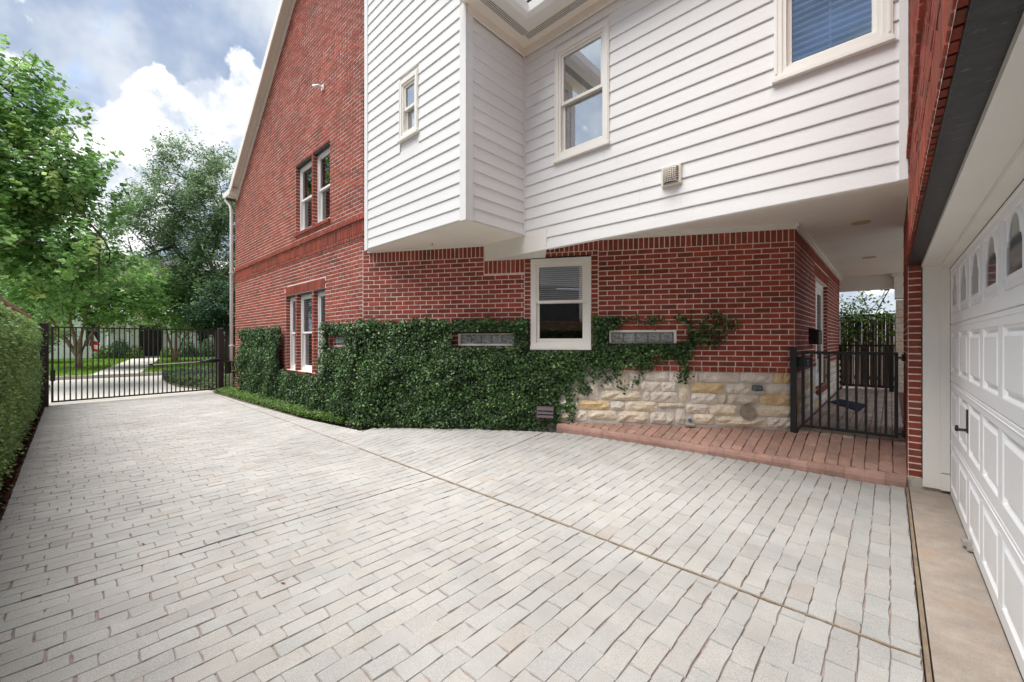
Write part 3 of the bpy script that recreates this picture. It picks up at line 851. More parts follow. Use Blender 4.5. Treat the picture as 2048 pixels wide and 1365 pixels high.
# cream block under the corner of the overhang
q = MB(); q.prism([(-4.47, 4.225), (-3.30, 4.228), (-3.66, 4.66)], 2.652, 2.92); q.build('corner_block', TRIM, house)
q = MB(); q.box(-3.3, .10, 4.252, 4.30, 2.655, 2.92); q.build('beam_underside', CEIL, house)
q = MB(); q.prism([(-4.6, 4.252), (.6, 4.252), (.6, 12.6), (-1.0, 12.6), (-1.0, 6.4), (-4.6, 4.4)], 2.925, 2.98)
ceil_ = q.build('breezeway_ceiling', CEIL, house)
for cx_, cy_ in ((-.271, 6.68), (-.272, 9.55)):
    q = MB(); pts = []
    n = 20
    for (r0, z0), (r1, z1) in zip([(.075, 2.9235), (.098, 2.916), (.098, 2.925)][:-1], [(.098, 2.916), (.098, 2.9245)]):
        for i in range(n):
            a, b = 2 * math.pi * i / n, 2 * math.pi * (i + 1) / n
            q.quad((cx_ + r0 * math.cos(a), cy_ + r0 * math.sin(a), z0), (cx_ + r0 * math.cos(b), cy_ + r0 * math.sin(b), z0), (cx_ + r1 * math.cos(b), cy_ + r1 * math.sin(b), z1), (cx_ + r1 * math.cos(a), cy_ + r1 * math.sin(a), z1))
    q.add([(cx_ + .077 * math.cos(2 * math.pi * i / n), cy_ + .077 * math.sin(2 * math.pi * i / n), 2.9225) for i in range(n)], [tuple(range(n))])
    q.build('recessed_light', LAMPRING, ceil_)
# crown strips where brick meets soffit
q = MB()
fbox(q, FC, 3.0, LC + .03, 2.885, 2.924, .0, .05); fbox(q, FC, 3.0, LC + .02, 2.86, 2.885, .0, .03)
fbox(q, FC, .1, 2.06, 2.868, 2.892, .0, .03)
fbox(q, FD, -.05, LD, 2.886, 2.924, .001, .052); fbox(q, FD, -.03, LD, 2.861, 2.886, .001, .032)
q.build('crown_strip', TRIM, house)
# window surrounds in the clapboards
def clad_window(fr, H, pane, blind=None, mull=None):
    cwid = .06
    w_ = hung_window(fr, H[0] + cwid - .005, H[1] - cwid + .005, H[2] + cwid, H[3] - cwid + .005, .018, m=TRIM, pane=pane, fw=.035, sw=.032, blind=blind, mull=mull, room=.4)
    q = MB(); ring(q, fr, H[0], H[1], H[2], H[3], cwid, -.02, .032, cwid)
    fbox(q, fr, H[0] + .012, H[0] + .026, H[2] + cwid, H[3] - .012, .032, .038); fbox(q, fr, H[1] - .026, H[1] - .012, H[2] + cwid, H[3] - .012, .032, .038)
    q.build('casing', TRIM, w_)
    q = MB(); fbox(q, fr, H[0] - .012, H[1] + .012, H[2] - .012, H[2] + .018, -.01, .055); q.build('sill', TRIM, w_)
clad_window(FS, W1, MIRRORPANE)
clad_window(FS, (W2[0], W2[1], W2[2], W2[3]), HALFPANE, blind=(W2[2] + .12, W2[3] - .1, .0565, BLUEBLIND, -.026, .112, .66), mull=(W2[0] + W2[1]) / 2)
clad_window(FB, WB, MIRRORPANE)
# eaves over the clapboards
SZ = 5.44
q = MB()
q.box(-3.705, -3.40, 2.9, 4.255, SZ, SZ + .02); q.box(-3.40, .3, 3.95, 4.255, SZ, SZ + .02)
q.box(-3.68, -3.655, 3.19, 4.22, SZ - .10, SZ); q.box(-3.66, .10, 4.205, 4.23, SZ - .10, SZ)
q.build('soffit', CEIL, house)
q = MB()
for i in range(60):
    y = 2.95 + i * .019
    if y < 4.0:
        for x in (-3.52, -3.495, -3.47, -3.445): q.box(x, x + .013, y, y + .010, SZ - .004, SZ - .0005)
for i in range(180):
    x = -3.50 + i * .019
    for y in (4.02, 4.045, 4.07, 4.095):
        q.box(x, x + .010, y, y + .013, SZ - .004, SZ - .0005)
q.build('soffit_vent', GREYPL, house)
q = MB()
gp = [(0, SZ - .005), (.0, SZ + .15), (.02, SZ + .15), (.02, SZ + .02), (.09, SZ + .02), (.12, SZ + .06), (.13, SZ + .15), (.145, SZ + .15), (.135, SZ + .05), (.10, SZ + .0), (.09, SZ - .005)]
def gutter_run(q, a0, a1):
    k = len(gp)
    q.add([a0(u, z) for u, z in gp] + [a1(u, z) for u, z in gp], [(i, (i + 1) % k, k + (i + 1) % k, k + i) for i in range(k)] + [tuple(range(k)), tuple(range(2 * k - 1, k - 1, -1))])
gutter_run(q, lambda u, z: (-3.40 + u, 2.9, z), lambda u, z: (-3.40 + u, 3.95 - u, z))
gutter_run(q, lambda u, z: (-3.40 + u, 3.95 - u, z), lambda u, z: (.3, 3.95 - u, z))
q.build('gutter', WHITE, house)
# roofs
q = MB()
AP = -8.5
za = rake_z(AP)
def slab4(q, a, b, c, d, t=.06):
    n_ = (Vector(b) - Vector(a)).cross(Vector(d) - Vector(a)).normalized() * t
    q.add([a, b, c, d] + [tuple(Vector(v) + n_) for v in (a, b, c, d)], ((3, 2, 1, 0), (4, 5, 6, 7), (0, 1, 5, 4), (1, 2, 6, 5), (2, 3, 7, 6), (3, 0, 4, 7)))
slab4(q, (-13.95, 3.02, rake_z(-13.95) + .12), (AP, 3.02, za + .12), (AP, 14, za + .12), (-13.95, 14, rake_z(-13.95) + .12))
xr = -3.36; zr = SZ + .16
slab4(q, (AP, 3.02, za + .12), (xr, 3.02, zr), (xr, 14, zr), (AP, 14, za + .12))
slab4(q, (-3.5, 3.86, SZ + .165), (5.5, 3.86, SZ + .165), (5.5, 9.0, SZ + 3.4), (-8, 9.0, SZ + 3.4))
q.build('roof', ROOF, house)
# rake boards and their soffit on the gable
q = MB()
for (xa, xb) in ((-13.62, AP),):
    d = .7125
    for (y0, y1, o0, o1) in ((3.00, 3.03, -.13, .10), (3.03, GY - .002, .055, .10), (GY - .035, GY - .002, -.16, .055)):
        q.add([(xa, y0, rake_z(xa) + o0), (xa, y0, rake_z(xa) + o1), (xb, y0, rake_z(xb) + o1), (xb, y0, rake_z(xb) + o0),
               (xa, y1, rake_z(xa) + o0), (xa, y1, rake_z(xa) + o1), (xb, y1, rake_z(xb) + o1), (xb, y1, rake_z(xb) + o0)],
              ((0, 3, 2, 1), (4, 5, 6, 7), (0, 4, 7, 3), (1, 2, 6, 5), (0, 1, 5, 4), (3, 7, 6, 2)))
q.build('rake_board', TRIM, house)
q = MB()
q.box(-14.02, -13.44, 3.00, GY - .003, 5.54, 5.57); q.box(-14.02, -13.44, 2.985, 3.0, 5.54, 5.69); q.box(-13.46, -13.44, 3.0, GY - .003, 5.57, 5.72); q.box(-14.05, -14.02, 2.985, 12, 5.54, 5.70)
q.build('boxed_eave', TRIM, house)
q = MB(); q.tube([(-14.10, 3.05, 5.62), (-14.10, 3.05, 5.50), (-13.97, 3.12, 5.36), (-13.92, 3.14, 5.2), (-13.92, 3.14, .1)], .042, 8)
ds = q.build('downspout', WHITE, house, smooth=True)
for z in (1.3, 3.4):
    q = MB(); q.box(-13.97, -13.87, 3.09, 3.20, z, z + .03); q.build('strap', WHITE, ds)
q = MB(); q.box(-14.16, -14.05, 2.98, 12, 5.58, 5.70); q.build('gutter', WHITE, house)
q = MB(); q.box(-13.86, -13.83, 3.25, 12, -.1, 5.6); q.build('side_wall', BRICK, house)
q = MB(); q.box(-13.83, -6.3, 6.5, 6.6, .0, 5.5); q.build('inner_wall', DARK, house)

# fittings on the walls
def lump(name, fr, H, d, m, ch=.006, parent=house):
    q = MB(); fbox(q, fr, *H, 0, d, (1, 1, 1), ch); return q.build(name, m, parent)
dv = lump('dryer_vent', FS, (2.058, 2.262, 3.062, 3.265), .045, ROCKVENT)
q = MB()     # bowed wire cage of the vent
def cage(i, j): # i across 0..9, j down 0..8
    a, b = i / 9, j / 8
    u = 2.078 + .16 * a; z = 3.235 - .15 * b
    bulge = .045 + .075 * math.sin(math.pi * min(max(a, .06), .94)) ** .35 * (.55 + .45 * math.sin(math.pi * (.15 + .7 * b)))
    return FS.p(u, z, bulge if 0 < i < 9 else .045)
for j in range(9): q.tube([cage(i, j) for i in range(10)], .0042, 4)
for i in range(10): q.tube([cage(i, j) for j in range(9)], .0042, 4)
q.build('cage', ROCKVENT, dv)
q = MB(); fbox(q, FS, 2.085, 2.235, 3.09, 3.23, .045, .06); q.build('flap', BLACKM, dv)
cover = MB(); n = 24
cu, cz, cr = 5.617, .540, .089
vs_ = [FC.p(cu + cr * math.cos(2 * math.pi * i / n), cz + cr * math.sin(2 * math.pi * i / n), dd) for dd in (.03, .062) for i in range(n)]
cover.add(vs_, [tuple(range(n, 2 * n))] + [(i, (i + 1) % n, n + (i + 1) % n, n + i) for i in range(n)])
cv = cover.build('cleanout_cover', RUST, house)
q = MB(); vs_ = [FC.p(cu + .008 * math.cos(2 * math.pi * i / 8), cz + .008 * math.sin(2 * math.pi * i / 8), .066) for i in range(8)]; q.add(vs_ + [FC.p(cu, cz, .06)], [tuple(range(8))] + [(i, (i + 1) % 8, 8) for i in range(8)]); q.build('screw', BLACKM, cv)
ob = lump('outlet_box', FC, (5.683, 5.782, .822, .882), .075, GREYPL, .006)
for k in (0, 1):
    q = MB(); fbox(q, FC, 5.690 + k * .046, 5.728 + k * .046, .830, .875, .075, .088, (1, 1, 1), .01); q.build('lid', GREYPL, ob)
lump('outlet_plate', FC, (5.70, 5.81, .775, .815), .038, PIPE, .004)
q = MB(); q.tube([FC.p(4.925, .405, .0), FC.p(4.925, .405, .075)], .044, 12); pp = q.build('pipe_stub', PIPE, house, smooth=False)
q = MB(); q.tube([FC.p(4.925, .405, .075), FC.p(4.925, .405, .085)], .026, 10); q.build('plug', GREYPL, pp)
q = MB(); q.tube([FC.p(4.865, .35, .05), FC.p(4.98, .345, .055)], [.035, .03], 8); q.build('mortar_patch', CONC, pp)
fv = lump('foundation_vent', FC, (2.885, 3.135, .360, .520), .14, VENTBR, .004)
for k in range(3):
    q = MB(); z0 = .372 + k * .050
    A = [FC.p(2.893, z0, .164), FC.p(3.127, z0, .164), FC.p(3.127, z0 + .04, .146), FC.p(2.893, z0 + .04, .146)]
    q.add(A + [FC.p(2.893, z0, .14), FC.p(3.127, z0, .14)], ((0, 1, 2, 3), (4, 5, 1, 0), (0, 3, 4), (1, 5, 2))); q.build('slat', VENTBR, fv)
q = MB(); q.box(-7.83, -7.74, GY - .03, GY - .01, 6.14, 6.24)
lamp = q.build('wall_lamp', WHITE, house)
q = MB(); q.tube([(-7.785, GY - .03, 6.19), (-7.785, GY - .10, 6.20), (-7.86, GY - .16, 6.17)], [.02, .018, .035], 8); q.build('lamp_head', WHITE, lamp)
q = MB(); q.tube([(-4.95, 3.62, 2.893), (-4.95, 3.62, 2.872), (-4.93, 3.60, 2.862)], [.004, .006, .012], 6); q.build('sprinkler', RUST, house)
mbx = thing('mailbox', 'black wall mailbox on the brick beside the tall breezeway window', 'mailbox', FD.p(1.0, 1.39, .02))
q = MB(); fbox(q, FD, 1.22, 1.62, 1.40, 1.60, .012, .12, (1, 1, 1), .01); q.build('box', BLACKM, mbx)
q = MB(); A = [FD.p(1.20, 1.60, .14), FD.p(1.64, 1.60, .14), FD.p(1.64, 1.645, .012), FD.p(1.20, 1.645, .012)]
q.add(A + [FD.p(1.20, 1.60, .012), FD.p(1.64, 1.60, .012)], ((0, 1, 2, 3), (0, 3, 4), (1, 5, 2), (0, 4, 5, 1))); q.build('lid', BLACKM, mbx)

# ------------------------------------------------------------------ garage
garage = thing('garage', 'red brick garage with a wide white panelled door at the right edge', 'garage', (.3, 4, 0))
GS = BrickStore()
FGA = Frame((.130, 12.0), (0, -1))               # garage front, u = 12 - y
FGL = Frame((.110, 12.0), (0, -1))               # slightly proud part over the door
UE = 12 - 5.68
LZ = 2.205
q = MB(); sheet(q, FGA, 12 - 7.3, UE, .0, 2.93); sheet(q, FGL, 12 - 4.26, 14.5, LZ, 6.0); sheet(q, FGA, 12 - 5.68, 12 - 4.2, LZ, 2.95, d=.0)
gw = q.build('front_wall', MORTAR, garage)
GS.add(gw, FGA, courses(.10, 2.205, lambda z: [(12 - 7.3, UE)]))
GS.add(gw, FGA, courses(2.205, 2.90, lambda z: [(12 - 7.3, 12 - 5.70)]))
FJ = Frame((.130, 5.68), (1, 0))                  # return of the brick jamb, faces the camera
q = MB(); sheet(q, FJ, 0, .095, .10, LZ)
q.quad((.130, 5.68, .1), (.23, 5.68, .1), (.23, 6, .1), (.130, 6, .1))
q.build('jamb_mortar', MORTAR, gw)
n = 31; h = (LZ - .105) / n
GS.add(gw, FJ, [(.003, .094, .105 + i * h + MJ / 2, .105 + (i + 1) * h - MJ / 2) for i in range(n)], d=.004, thick=.01)
lint = row_upright(LZ + .002, LZ + .205, [(UE - .05, 14.2)])
GS.add(gw, FGL, lint, d=.006, thick=.09)
GS.add(gw, FGL, courses(LZ + .205, 2.80, lambda z: [(12 - 4.24, 14.2)]), d=.006)
GS.add(gw, FGL, row_upright(2.80, 2.872, [(12 - 4.24, 14.2)], .1), d=.024, thick=.04)
GS.add(gw, FGL, courses(2.872, 4.9, lambda z: [(12 - 4.24, 14.2)]), d=.006)
GS.build(BRICK, 300)
q = MB(); q.box(.112, .236, 5.67, 5.9, -.1, .098); q.build('foundation_block', CONC, garage)
q = MB(); q.box(.138, .222, -2, 5.695, LZ - .008, LZ + .002); q.box(.130, .138, -2, 5.695, LZ - .012, LZ + .012); q.build('steel_lintel', STEEL, garage)
q = MB(); q.box(.222, .42, -2, 5.66, 2.168, 2.25); q.build('header_board', TRIM, garage)
q = MB(); q.box(.350, .416, -2, 5.64, 2.140, 2.166); q.build('door_stop', TRIM, garage)
q = MB(); q.box(.232, .42, 5.640, 5.675, .034, 2.167); q.build('jamb_board', TRIM, garage)
q = MB(); q.box(.352, .412, 5.612, 5.639, .20, 2.139); q.box(.350, .413, 5.609, 5.639, .034, .19); q.build('door_stop', TRIM, garage)
q = MB(); q.box(.236, .41, 5.645, 5.672, .004, .030); q.build('kick_board', WOODSTRIP, garage)
q = MB(); q.box(.5, 6, -2, 7.2, -.1, .0); q.box(.60, .62, -2, 7.2, 0, 3); q.box(.424, .62, -2, 7.2, 2.5, 2.52); q.build('inner_wall', DARK, garage)  # unseen cover at the top added to stop light leaking above the door
q = MB(); q.box(.14, 7, -2.5, 7.28, 5.9, 6.0); q.build('roof', ROOF, garage)
q = MB(); q.box(6.9, 7, -2.5, 7.28, 0, 5.9); q.box(.14, 6.9, -2.5, -2.4, 0, 5.9); q.box(.14, 6.9, 7.2, 7.28, 0, 5.9); q.build('side_wall', FARWHITE, garage)
q = MB(); q.box(.505, 9, 7.3, 13.2, .2, .322); o = q.build('bounce_yard', ROAD); o['kind'] = 'structure'; o['label'] = 'unseen pale yard paving added to bounce light into the breezeway'  # unseen yard floor, added so that it bounces light into the breezeway
# sectional door: plane x = .415, seen from -x
FDO = Frame((.415, 5.615), (0, -1))
secs = [(.008, .536), (.540, 1.070), (1.074, 1.604), (1.608, 2.136)]
pw_, pg = .593, .095
q = MB()
for a, b in secs:
    zs = [a, a + .012, b - .012, b]
    fbox(q, FDO, 0, 4.9, a, b, -.06, -.022, (1, 1, 1), .005)
door = q.build('garage_door', DOORW, garage)
# each section's face is a frame of rails and stiles standing proud of the sunk panels
for si, (a, b) in enumerate(secs):
    lo, hi = a + .088, b - .078
    q = MB()
    fbox(q, FDO, 0, 4.9, a + .0005, lo, -.0215, 0, (1, 1, 1), .004); fbox(q, FDO, 0, 4.9, hi, b - .0005, -.0215, 0, (1, 1, 1), .004)
    for i in range(9):
        u0 = max(.0, i * pw_ - pg + .035) if i else 0; u1 = i * pw_ + .035
        fbox(q, FDO, u0, min(u1, 4.9), lo, hi, -.0215, 0)
    for zz, hh in ((b - .030, .006),):
        fbox(q, FDO, 0, 4.9, zz, zz + hh, 0, .004, (1, 1, 1), .002)
    q.build('door_section', DOORW, door)
    for i in range(8):
        u0, u1 = i * pw_ + .035 + .002, (i + 1) * pw_ - pg + .035 - .002
        q = MB()
        if si < 3:
            rings = [(0, -.002), (.012, -.018), (.030, -.018), (.052, -.001), (.056, -.0005)]
            R_ = []
            for ins, d in rings: R_.append([FDO.p(u0 + ins, lo + ins, d), FDO.p(u1 - ins, lo + ins, d), FDO.p(u1 - ins, hi - ins, d), FDO.p(u0 + ins, hi - ins, d)])
            vs_ = [p for r_ in R_ for p in r_]; k = len(R_)
            fs = [(4 * r_ + i_, 4 * r_ + (i_ + 1) % 4, 4 * r_ + 4 + (i_ + 1) % 4, 4 * r_ + 4 + i_) for r_ in range(k - 1) for i_ in range(4)] + [(4 * k - 4, 4 * k - 3, 4 * k - 2, 4 * k - 1)]
            q.add(vs_, fs); q.build('raised_panel', DOORW, door)
        else:
            fbox(q, FDO, u0, u1, lo, hi, -.02, -.012)
            q.build('window_panel', DOORW, door)
            um = (u0 + u1) / 2; hw = .168; zb, zt = lo + .072, hi - .015; zs_ = zb + (zt - zb) * .50
            prof = [(-hw, zb), (hw, zb), (hw, zs_), (hw - .016, zs_ + .004), (hw - .022, zs_ + .024), (hw - .05, zs_ + .026)]
            for t_ in np.linspace(0, 1, 7)[1:]:
                prof.append(((hw - .05) * (1 - t_ ** 1.6), zs_ + .026 + (zt - zs_ - .026) * math.sin(t_ * math.pi / 2) ** .9))
            left = [(-u, z) for u, z in prof[2:-1]][::-1]
            outl = prof + left
            k = len(outl); cz_ = (zb + zt) / 2
            q = MB()
            oi = [FDO.p(um + u, z, -.004) for u, z in outl]; oo = [FDO.p(um + u * 1.0 + (.028 if u > .02 else -.028 if u < -.02 else 0), z + (.022 if z > cz_ else -.030), -.0115) for u, z in outl]
            om = [FDO.p(um + u + (.014 if u > .02 else -.014 if u < -.02 else 0), z + (.012 if z > cz_ else -.014), -.001) for u, z in outl]
            ob_ = [FDO.p(um + u, z, -.010) for u, z in outl]
            for A, B in ((oo, om), (om, oi), (oi, ob_)):
                b_ = len(q.v); q.add(A + B, [(i_, (i_ + 1) % k, k + (i_ + 1) % k, k + i_) for i_ in range(k)])
            q.build('window_frame', DOORW, door)
            q = MB(); q.add([FDO.p(um + u, z, -.008) for u, z in outl], [tuple(range(k))]); q.build('pane', SMOKE, door)
            q = MB(); fbox(q, FDO, um - .20, um + .20, lo + .004, lo + .012, -.012, -.002, (1, 1, 1), .003); q.build('bead', DOORW, door)
hu = 5.615 - 4.43
q = MB(); fbox(q, FDO, hu - .016, hu + .016, .78, .95, 0, .010, (1, 1, 1), .003)
q.tube([FDO.p(hu, .80, .008), FDO.p(hu + .0, .80, .055), FDO.p(hu + .004, .80, .06)], .011, 8)
q.tube([FDO.p(hu - .03, .792, .055), FDO.p(hu + .03, .80, .058), FDO.p(hu + .045, .835, .06)], [.010, .011, .008], 8)
q.build('handle', STEEL, door)
q = MB(); fbox(q, FDO, 1.34, 1.40, .03, .06, .0, .05, (1, 1, 1), .004); fbox(q, FDO, 1.37, 1.45, .015, .035, .0, .03, (1, 1, 1), .004); q.build('lock_bracket', SILVER, door)
q = MB(); fbox(q, FDO, 0, 4.9, .000, .0075, -.035, .002); q.build('bottom_seal', BLACKM, door)

# ------------------------------------------------------------------ breezeway end: iron gate, far fence, column
def iron_post(name, x, y, z0, z1, s_, m, label, cat='gate post', group=None):
    t = thing(name, label, cat, (x, y, z0), group)
    q = MB(); q.box(x - s_, x + s_, y - s_, y + s_, z0, z1); q.build('post', m, t)
    q = MB(); k = s_ + .006; q.box(x - k, x + k, y - k, y + k, z1, z1 + .012)
    q.add([(x - k, y - k, z1 + .012), (x + k, y - k, z1 + .012), (x + k, y + k, z1 + .012), (x - k, y + k, z1 + .012), (x, y, z1 + .03)], ((0, 1, 4), (1, 2, 4), (2, 3, 4), (3, 0, 4)))
    q.build('cap', m, t)
    return t
iron_post('gate_post', -.885, 6.130, .31, 1.345, .031, BLACKM, 'black square iron post against the stone wall beside the breezeway gate')
gy = 6.22
pg_ = thing('breezeway_gate', 'low black iron picket gate across the breezeway next to the garage', 'gate', (-.4, gy, .34))
x0g, x1g, zb, zt = -.815, .065, .375, 1.325
q = MB(); q.box(x0g, x1g, gy - .016, gy + .016, zt - .034, zt); q.build('top_rail', BLACKM, pg_)
q = MB(); q.box(x0g, x1g, gy - .016, gy + .016, zb, zb + .034); q.build('bottom_rail', BLACKM, pg_)
for x in (x0g + .016, x1g - .016):
    q = MB(); q.box(x - .016, x + .016, gy - .0165, gy + .0165, zb + .034, zt - .034); q.build('stile', BLACKM, pg_)
npk = 9
base_p = None
for i in range(npk):
    x = x0g + .016 + (x1g - x0g - .032) * (i + 1) / (npk + 1)
    if base_p is None:
        q = MB(); q.box(x - .0125, x + .0125, gy - .0125, gy + .0125, zb + .034, zt - .034)
        base_p = q.build('picket', BLACKM, pg_, loc=(x, gy, zb))
    else:
        o = base_p.copy(); COL.objects.link(o); o.location.x = base_p.location.x + (x - (x0g + .016 + (x1g - x0g - .032) / (npk + 1)))
q = MB(); q.box(x0g + .034, x0g + .102, gy - .022, gy + .022, 1.13, 1.245); lb = q.build('lock_box', BLACKM, pg_)
for z in (1.165, 1.205):
    q = MB(); q.tube([(x0g + .07, gy - .022, z), (x0g + .07, gy - .035, z)], .013, 8); q.build('knob', GREYPL, lb)
q = MB(); q.box(x0g - .045, x0g, gy - .03, gy + .02, 1.12, 1.255); q.build('latch', BLACKM, pg_)
for z in (zb + .04, zt - .07):
    q = MB(); q.box(x1g, .128, gy - .012, gy + .012, z, z + .02); q.tube([(.105, gy, z - .025), (.105, gy, z + .05)], .014, 8); q.build('hinge', BLACKM, pg_)
mt = MB(); mt.prism([(-.80, 9.35), (-.36, 8.45), (-.30, 9.35), (-.72, 9.95)][::1], .337, .352)
mat_o = mt.build('doormat', MATTEX, loc=(-.55, 9.2, .337)); tag(mat_o, 'dark blue patterned doormat on the red pavers behind the black gate', 'doormat')
ff = thing('black_picket_fence', 'black iron picket fence panel at the far end of the breezeway', 'fence', (-.4, 12.25, .33))
q = MB(); q.box(-.9, .10, 12.235, 12.265, 1.33, 1.37); q.build('top_rail', BLACKM, ff)
q = MB(); q.box(-.9, .10, 12.235, 12.265, .42, .46); q.build('bottom_rail', BLACKM, ff)
for x in (-.87, .02):
    q = MB(); q.box(x - .04, x + .04, 12.21, 12.29, .33, 1.37); q.build('post', BLACKM, ff)
for i in range(8):
    x = -.87 + (i + 1) * .89 / 9; q = MB(); q.box(x - .0125, x + .0125, 12.2375, 12.2625, .46, 1.33); q.build('picket', BLACKM, ff)
wf = thing('wood_fence', 'tall weathered board fence behind the breezeway with a vine on it', 'fence', (0, 13.3, .2))
x = -2.2
while x < 6.0:
    w_ = rng.uniform(.13, .15); k = rng.uniform(.5, 1.5)
    if rng.random() < .2: k = 1.9
    q = MB(); q.box(x, x + w_ - .006, 13.3, 13.322, .1, 2.07 + rng.uniform(-.01, .01), (k, k * rng.uniform(.9, 1.0), k * rng.uniform(.8, .95))); q.build('board', FENCEW, wf, loc=(x, 13.3, .1)); x += w_
q = MB(); q.box(-2.2, 6.0, 13.28, 13.32, 2.07, 2.11, (.6, .55, .5)); q.build('cap_rail', FENCEW, wf)
q = MB(); q.box(-2.2, 6.0, 13.325, 13.365, .5, .59); q.build('rail', FENCEW, wf)
for i in range(7):
    xx = -.82 + i * .135; q = MB(); q.tube([(xx, 13.27, .35), (xx, 13.27, 2.05)], .009, 6); q.build('trellis_rod', PIPE, wf)
col_ = thing('stone_column', 'pale limestone porch column at the far end of the breezeway', 'column', (.28, 12.4, .33))
z = .33
while z < 2.36:
    h = min(rng.uniform(.13, .22), 2.38 - z)
    if h < .05: break
    split = rng.choice([None, .24])
    for a, b in (((.085, .48),) if not split else ((.085, split), (split, .48))):
        q = MB(); t_ = STC[rng.choice('WWYW')]
        q.box(a + .004, b - .004, 12.2 + rng.uniform(-.006, .006), 12.58, z + .004, z + h - .004, t_); q.build('stone', STONE, col_, loc=((a + b) / 2, 12.4, z))
    z += h
q = MB(); q.box(.07, .5, 12.18, 12.6, 2.38, 2.62); q.box(.045, .52, 12.15, 12.62, 2.62, 2.65); q.box(.06, .51, 12.17, 12.61, 2.65, 2.86); q.box(.02, .55, 12.13, 12.65, 2.86, 2.922); q.build('capital', TRIM, col_)
q = MB(); q.box(-.9, .06, 12.3, 12.55, 2.62, 2.924); q.build('porch_beam', TRIM, house)

# ------------------------------------------------------------------ driveway gate
G0, GD = Vector((-13.76, -.30, 0)), Vector((-14.08, 2.83, 0))
gdir = (GD - G0).normalized(); glen = (GD - G0).length
FGT = Frame(G0, gdir)
def gbox(q, u0, u1, z0, z1, d): fbox(q, FGT, u0, u1, z0, z1, -d, d)
dg = thing('driveway_gate', 'long dark iron picket gate closed across the far end of the driveway', 'gate', tuple((G0 + GD) / 2))
zt, zb = 1.775, .07
q = MB(); gbox(q, .0, glen, zt - .032, zt, .02); q.build('top_rail', IRON, dg)
q = MB(); gbox(q, .0, glen, zb, zb + .035, .02); q.build('bottom_rail', IRON, dg)
q = MB(); gbox(q, glen * .54, glen - .02, .84, .868, .014); q.build('brace_rail', IRON, dg)
first = None
npk = 35
for i in range(npk):
    u = .018 + (glen - .036) * i / (npk - 1)
    wd = .018 if i in (0, npk - 1) else .0115
    if i in (0, npk - 1) or first is None:
        q = MB(); gbox(q, u - wd, u + wd, zb + .035, zt - .032, wd)
        o = q.build('stile' if i in (0, npk - 1) else 'picket', IRON, dg, loc=tuple(G0 + gdir * u))
        if i == 1: first = (o, u)
    else:
        o = first[0].copy(); COL.objects.link(o); o.location = first[0].location + gdir * (u - first[1])
q = MB(); gbox(q, -.012, .06, .55, .80, .03); q.build('latch_plate', IRON, dg)
q = MB(); gbox(q, glen - .19, glen - .12, zt - .11, zt - .04, .03); q.build('bracket', IRON, dg)
pl_ = G0 - gdir * .10
iron_post('gate_post', pl_.x, pl_.y, -.05, 1.83, .066, IRON, 'thick dark iron gate post beside the left hedge')
pr2 = GD + gdir * .09
iron_post('gate_post', pr2.x, pr2.y, -.05, 1.80, .062, IRON, 'dark iron gate post carrying the gate motor by the brick house')
sp = thing('side_panel', 'short fixed iron picket panel between the gate post and the house', 'fence', tuple(pr2 + gdir * .2))
q = MB(); gbox(q, glen + .155, glen + .40, zt - .03, zt, .018); gbox(q, glen + .155, glen + .40, zb, zb + .03, .018); q.build('rails', IRON, sp)
for i in range(2):
    q = MB(); u = glen + .21 + i * .095; gbox(q, u - .0115, u + .0115, zb + .03, zt - .03, .0115); q.build('picket', IRON, sp)
q = MB(); gbox(q, glen + .375, glen + .43, .0, zt + .01, .03); q.build('end_post', IRON, sp)
FO = Frame(G0 + FGT.n * .07, gdir)
op = thing('gate_opener', 'navy gate motor with a thin arm reaching along the driveway gate', 'gate opener', tuple(pr2))
q = MB(); q.tube([FO.p(glen - .14 + .20, .925), FO.p(glen - .20, .905), FO.p(glen - .42, .875)], [.045, .05, .028], 10); q.build('motor', NAVY, op, smooth=True)
q = MB(); q.tube([FO.p(glen - .40, .878), FO.p(glen * .55, .845)], .012, 8); q.build('arm', SILVER, op)
q = MB(); fbox(q, FO, glen * .54 - .03, glen * .54 + .03, .83, .87, -.06, .02); q.build('clevis', IRON, op)
q = MB(); fbox(q, FO, glen - .05, glen + .03, .945, .952, .02, .055); q.build('label_strip', SILVER, op)
cb = thing('control_box', 'black gate control box hung by the downspout at the house corner', 'control box', FO.p(glen + .3, .5))
q = MB(); fbox(q, FO, glen + .17, glen + .47, .52, .86, .0, .16, (1, 1, 1), .015); q.build('case', BLACKM, cb)
q = MB(); fbox(q, FO, glen + .16, glen + .48, .835, .875, -.01, .18, (1, 1, 1), .01); q.build('lid', BLACKM, cb)
q = MB(); fbox(q, FO, glen + .27, glen + .40, .575, .592, .16, .163); q.build('label_strip', SILVER, cb)
q = MB(); q.tube([FO.p(glen + .40, .52, .08), FO.p(glen + .40, .30, .08), FO.p(glen + .44, .22, .06), FO.p(glen + .62, .20, .05)], .013, 6); q.build('cable', BLACKM, cb)

# ------------------------------------------------------------------ garden wall and clipped hedge on the left
gwall = thing('garden_wall', 'tan brick garden wall with a rowlock cap behind the left hedge', 'wall', (-6, -.62, 0))
FW = Frame((3.0, -.62), (-1, 0))                  # faces +y; u = 3 - x
WE = 3.0 + 14.15
WS = BrickStore()
q = MB(); sheet(q, FW, 0, WE, -.1, 1.98); q.box(-14.15, 3, -.80, -.622, -.1, 1.98); wm = q.build('wall_face', TANMORTAR, gwall)
WS.add(wm, FW, courses(1.40, 1.90, lambda z: [(0, WE)]))
WS.add(wm, FW, row_upright(1.945, 2.015, [(0, WE)], .1), d=.022, thick=.19)
WS.add(wm, FW, courses(1.90, 1.94, lambda z: [(0, WE)], H=.04), d=.016, thick=.03)
WS.build(TANBRICK, 200)

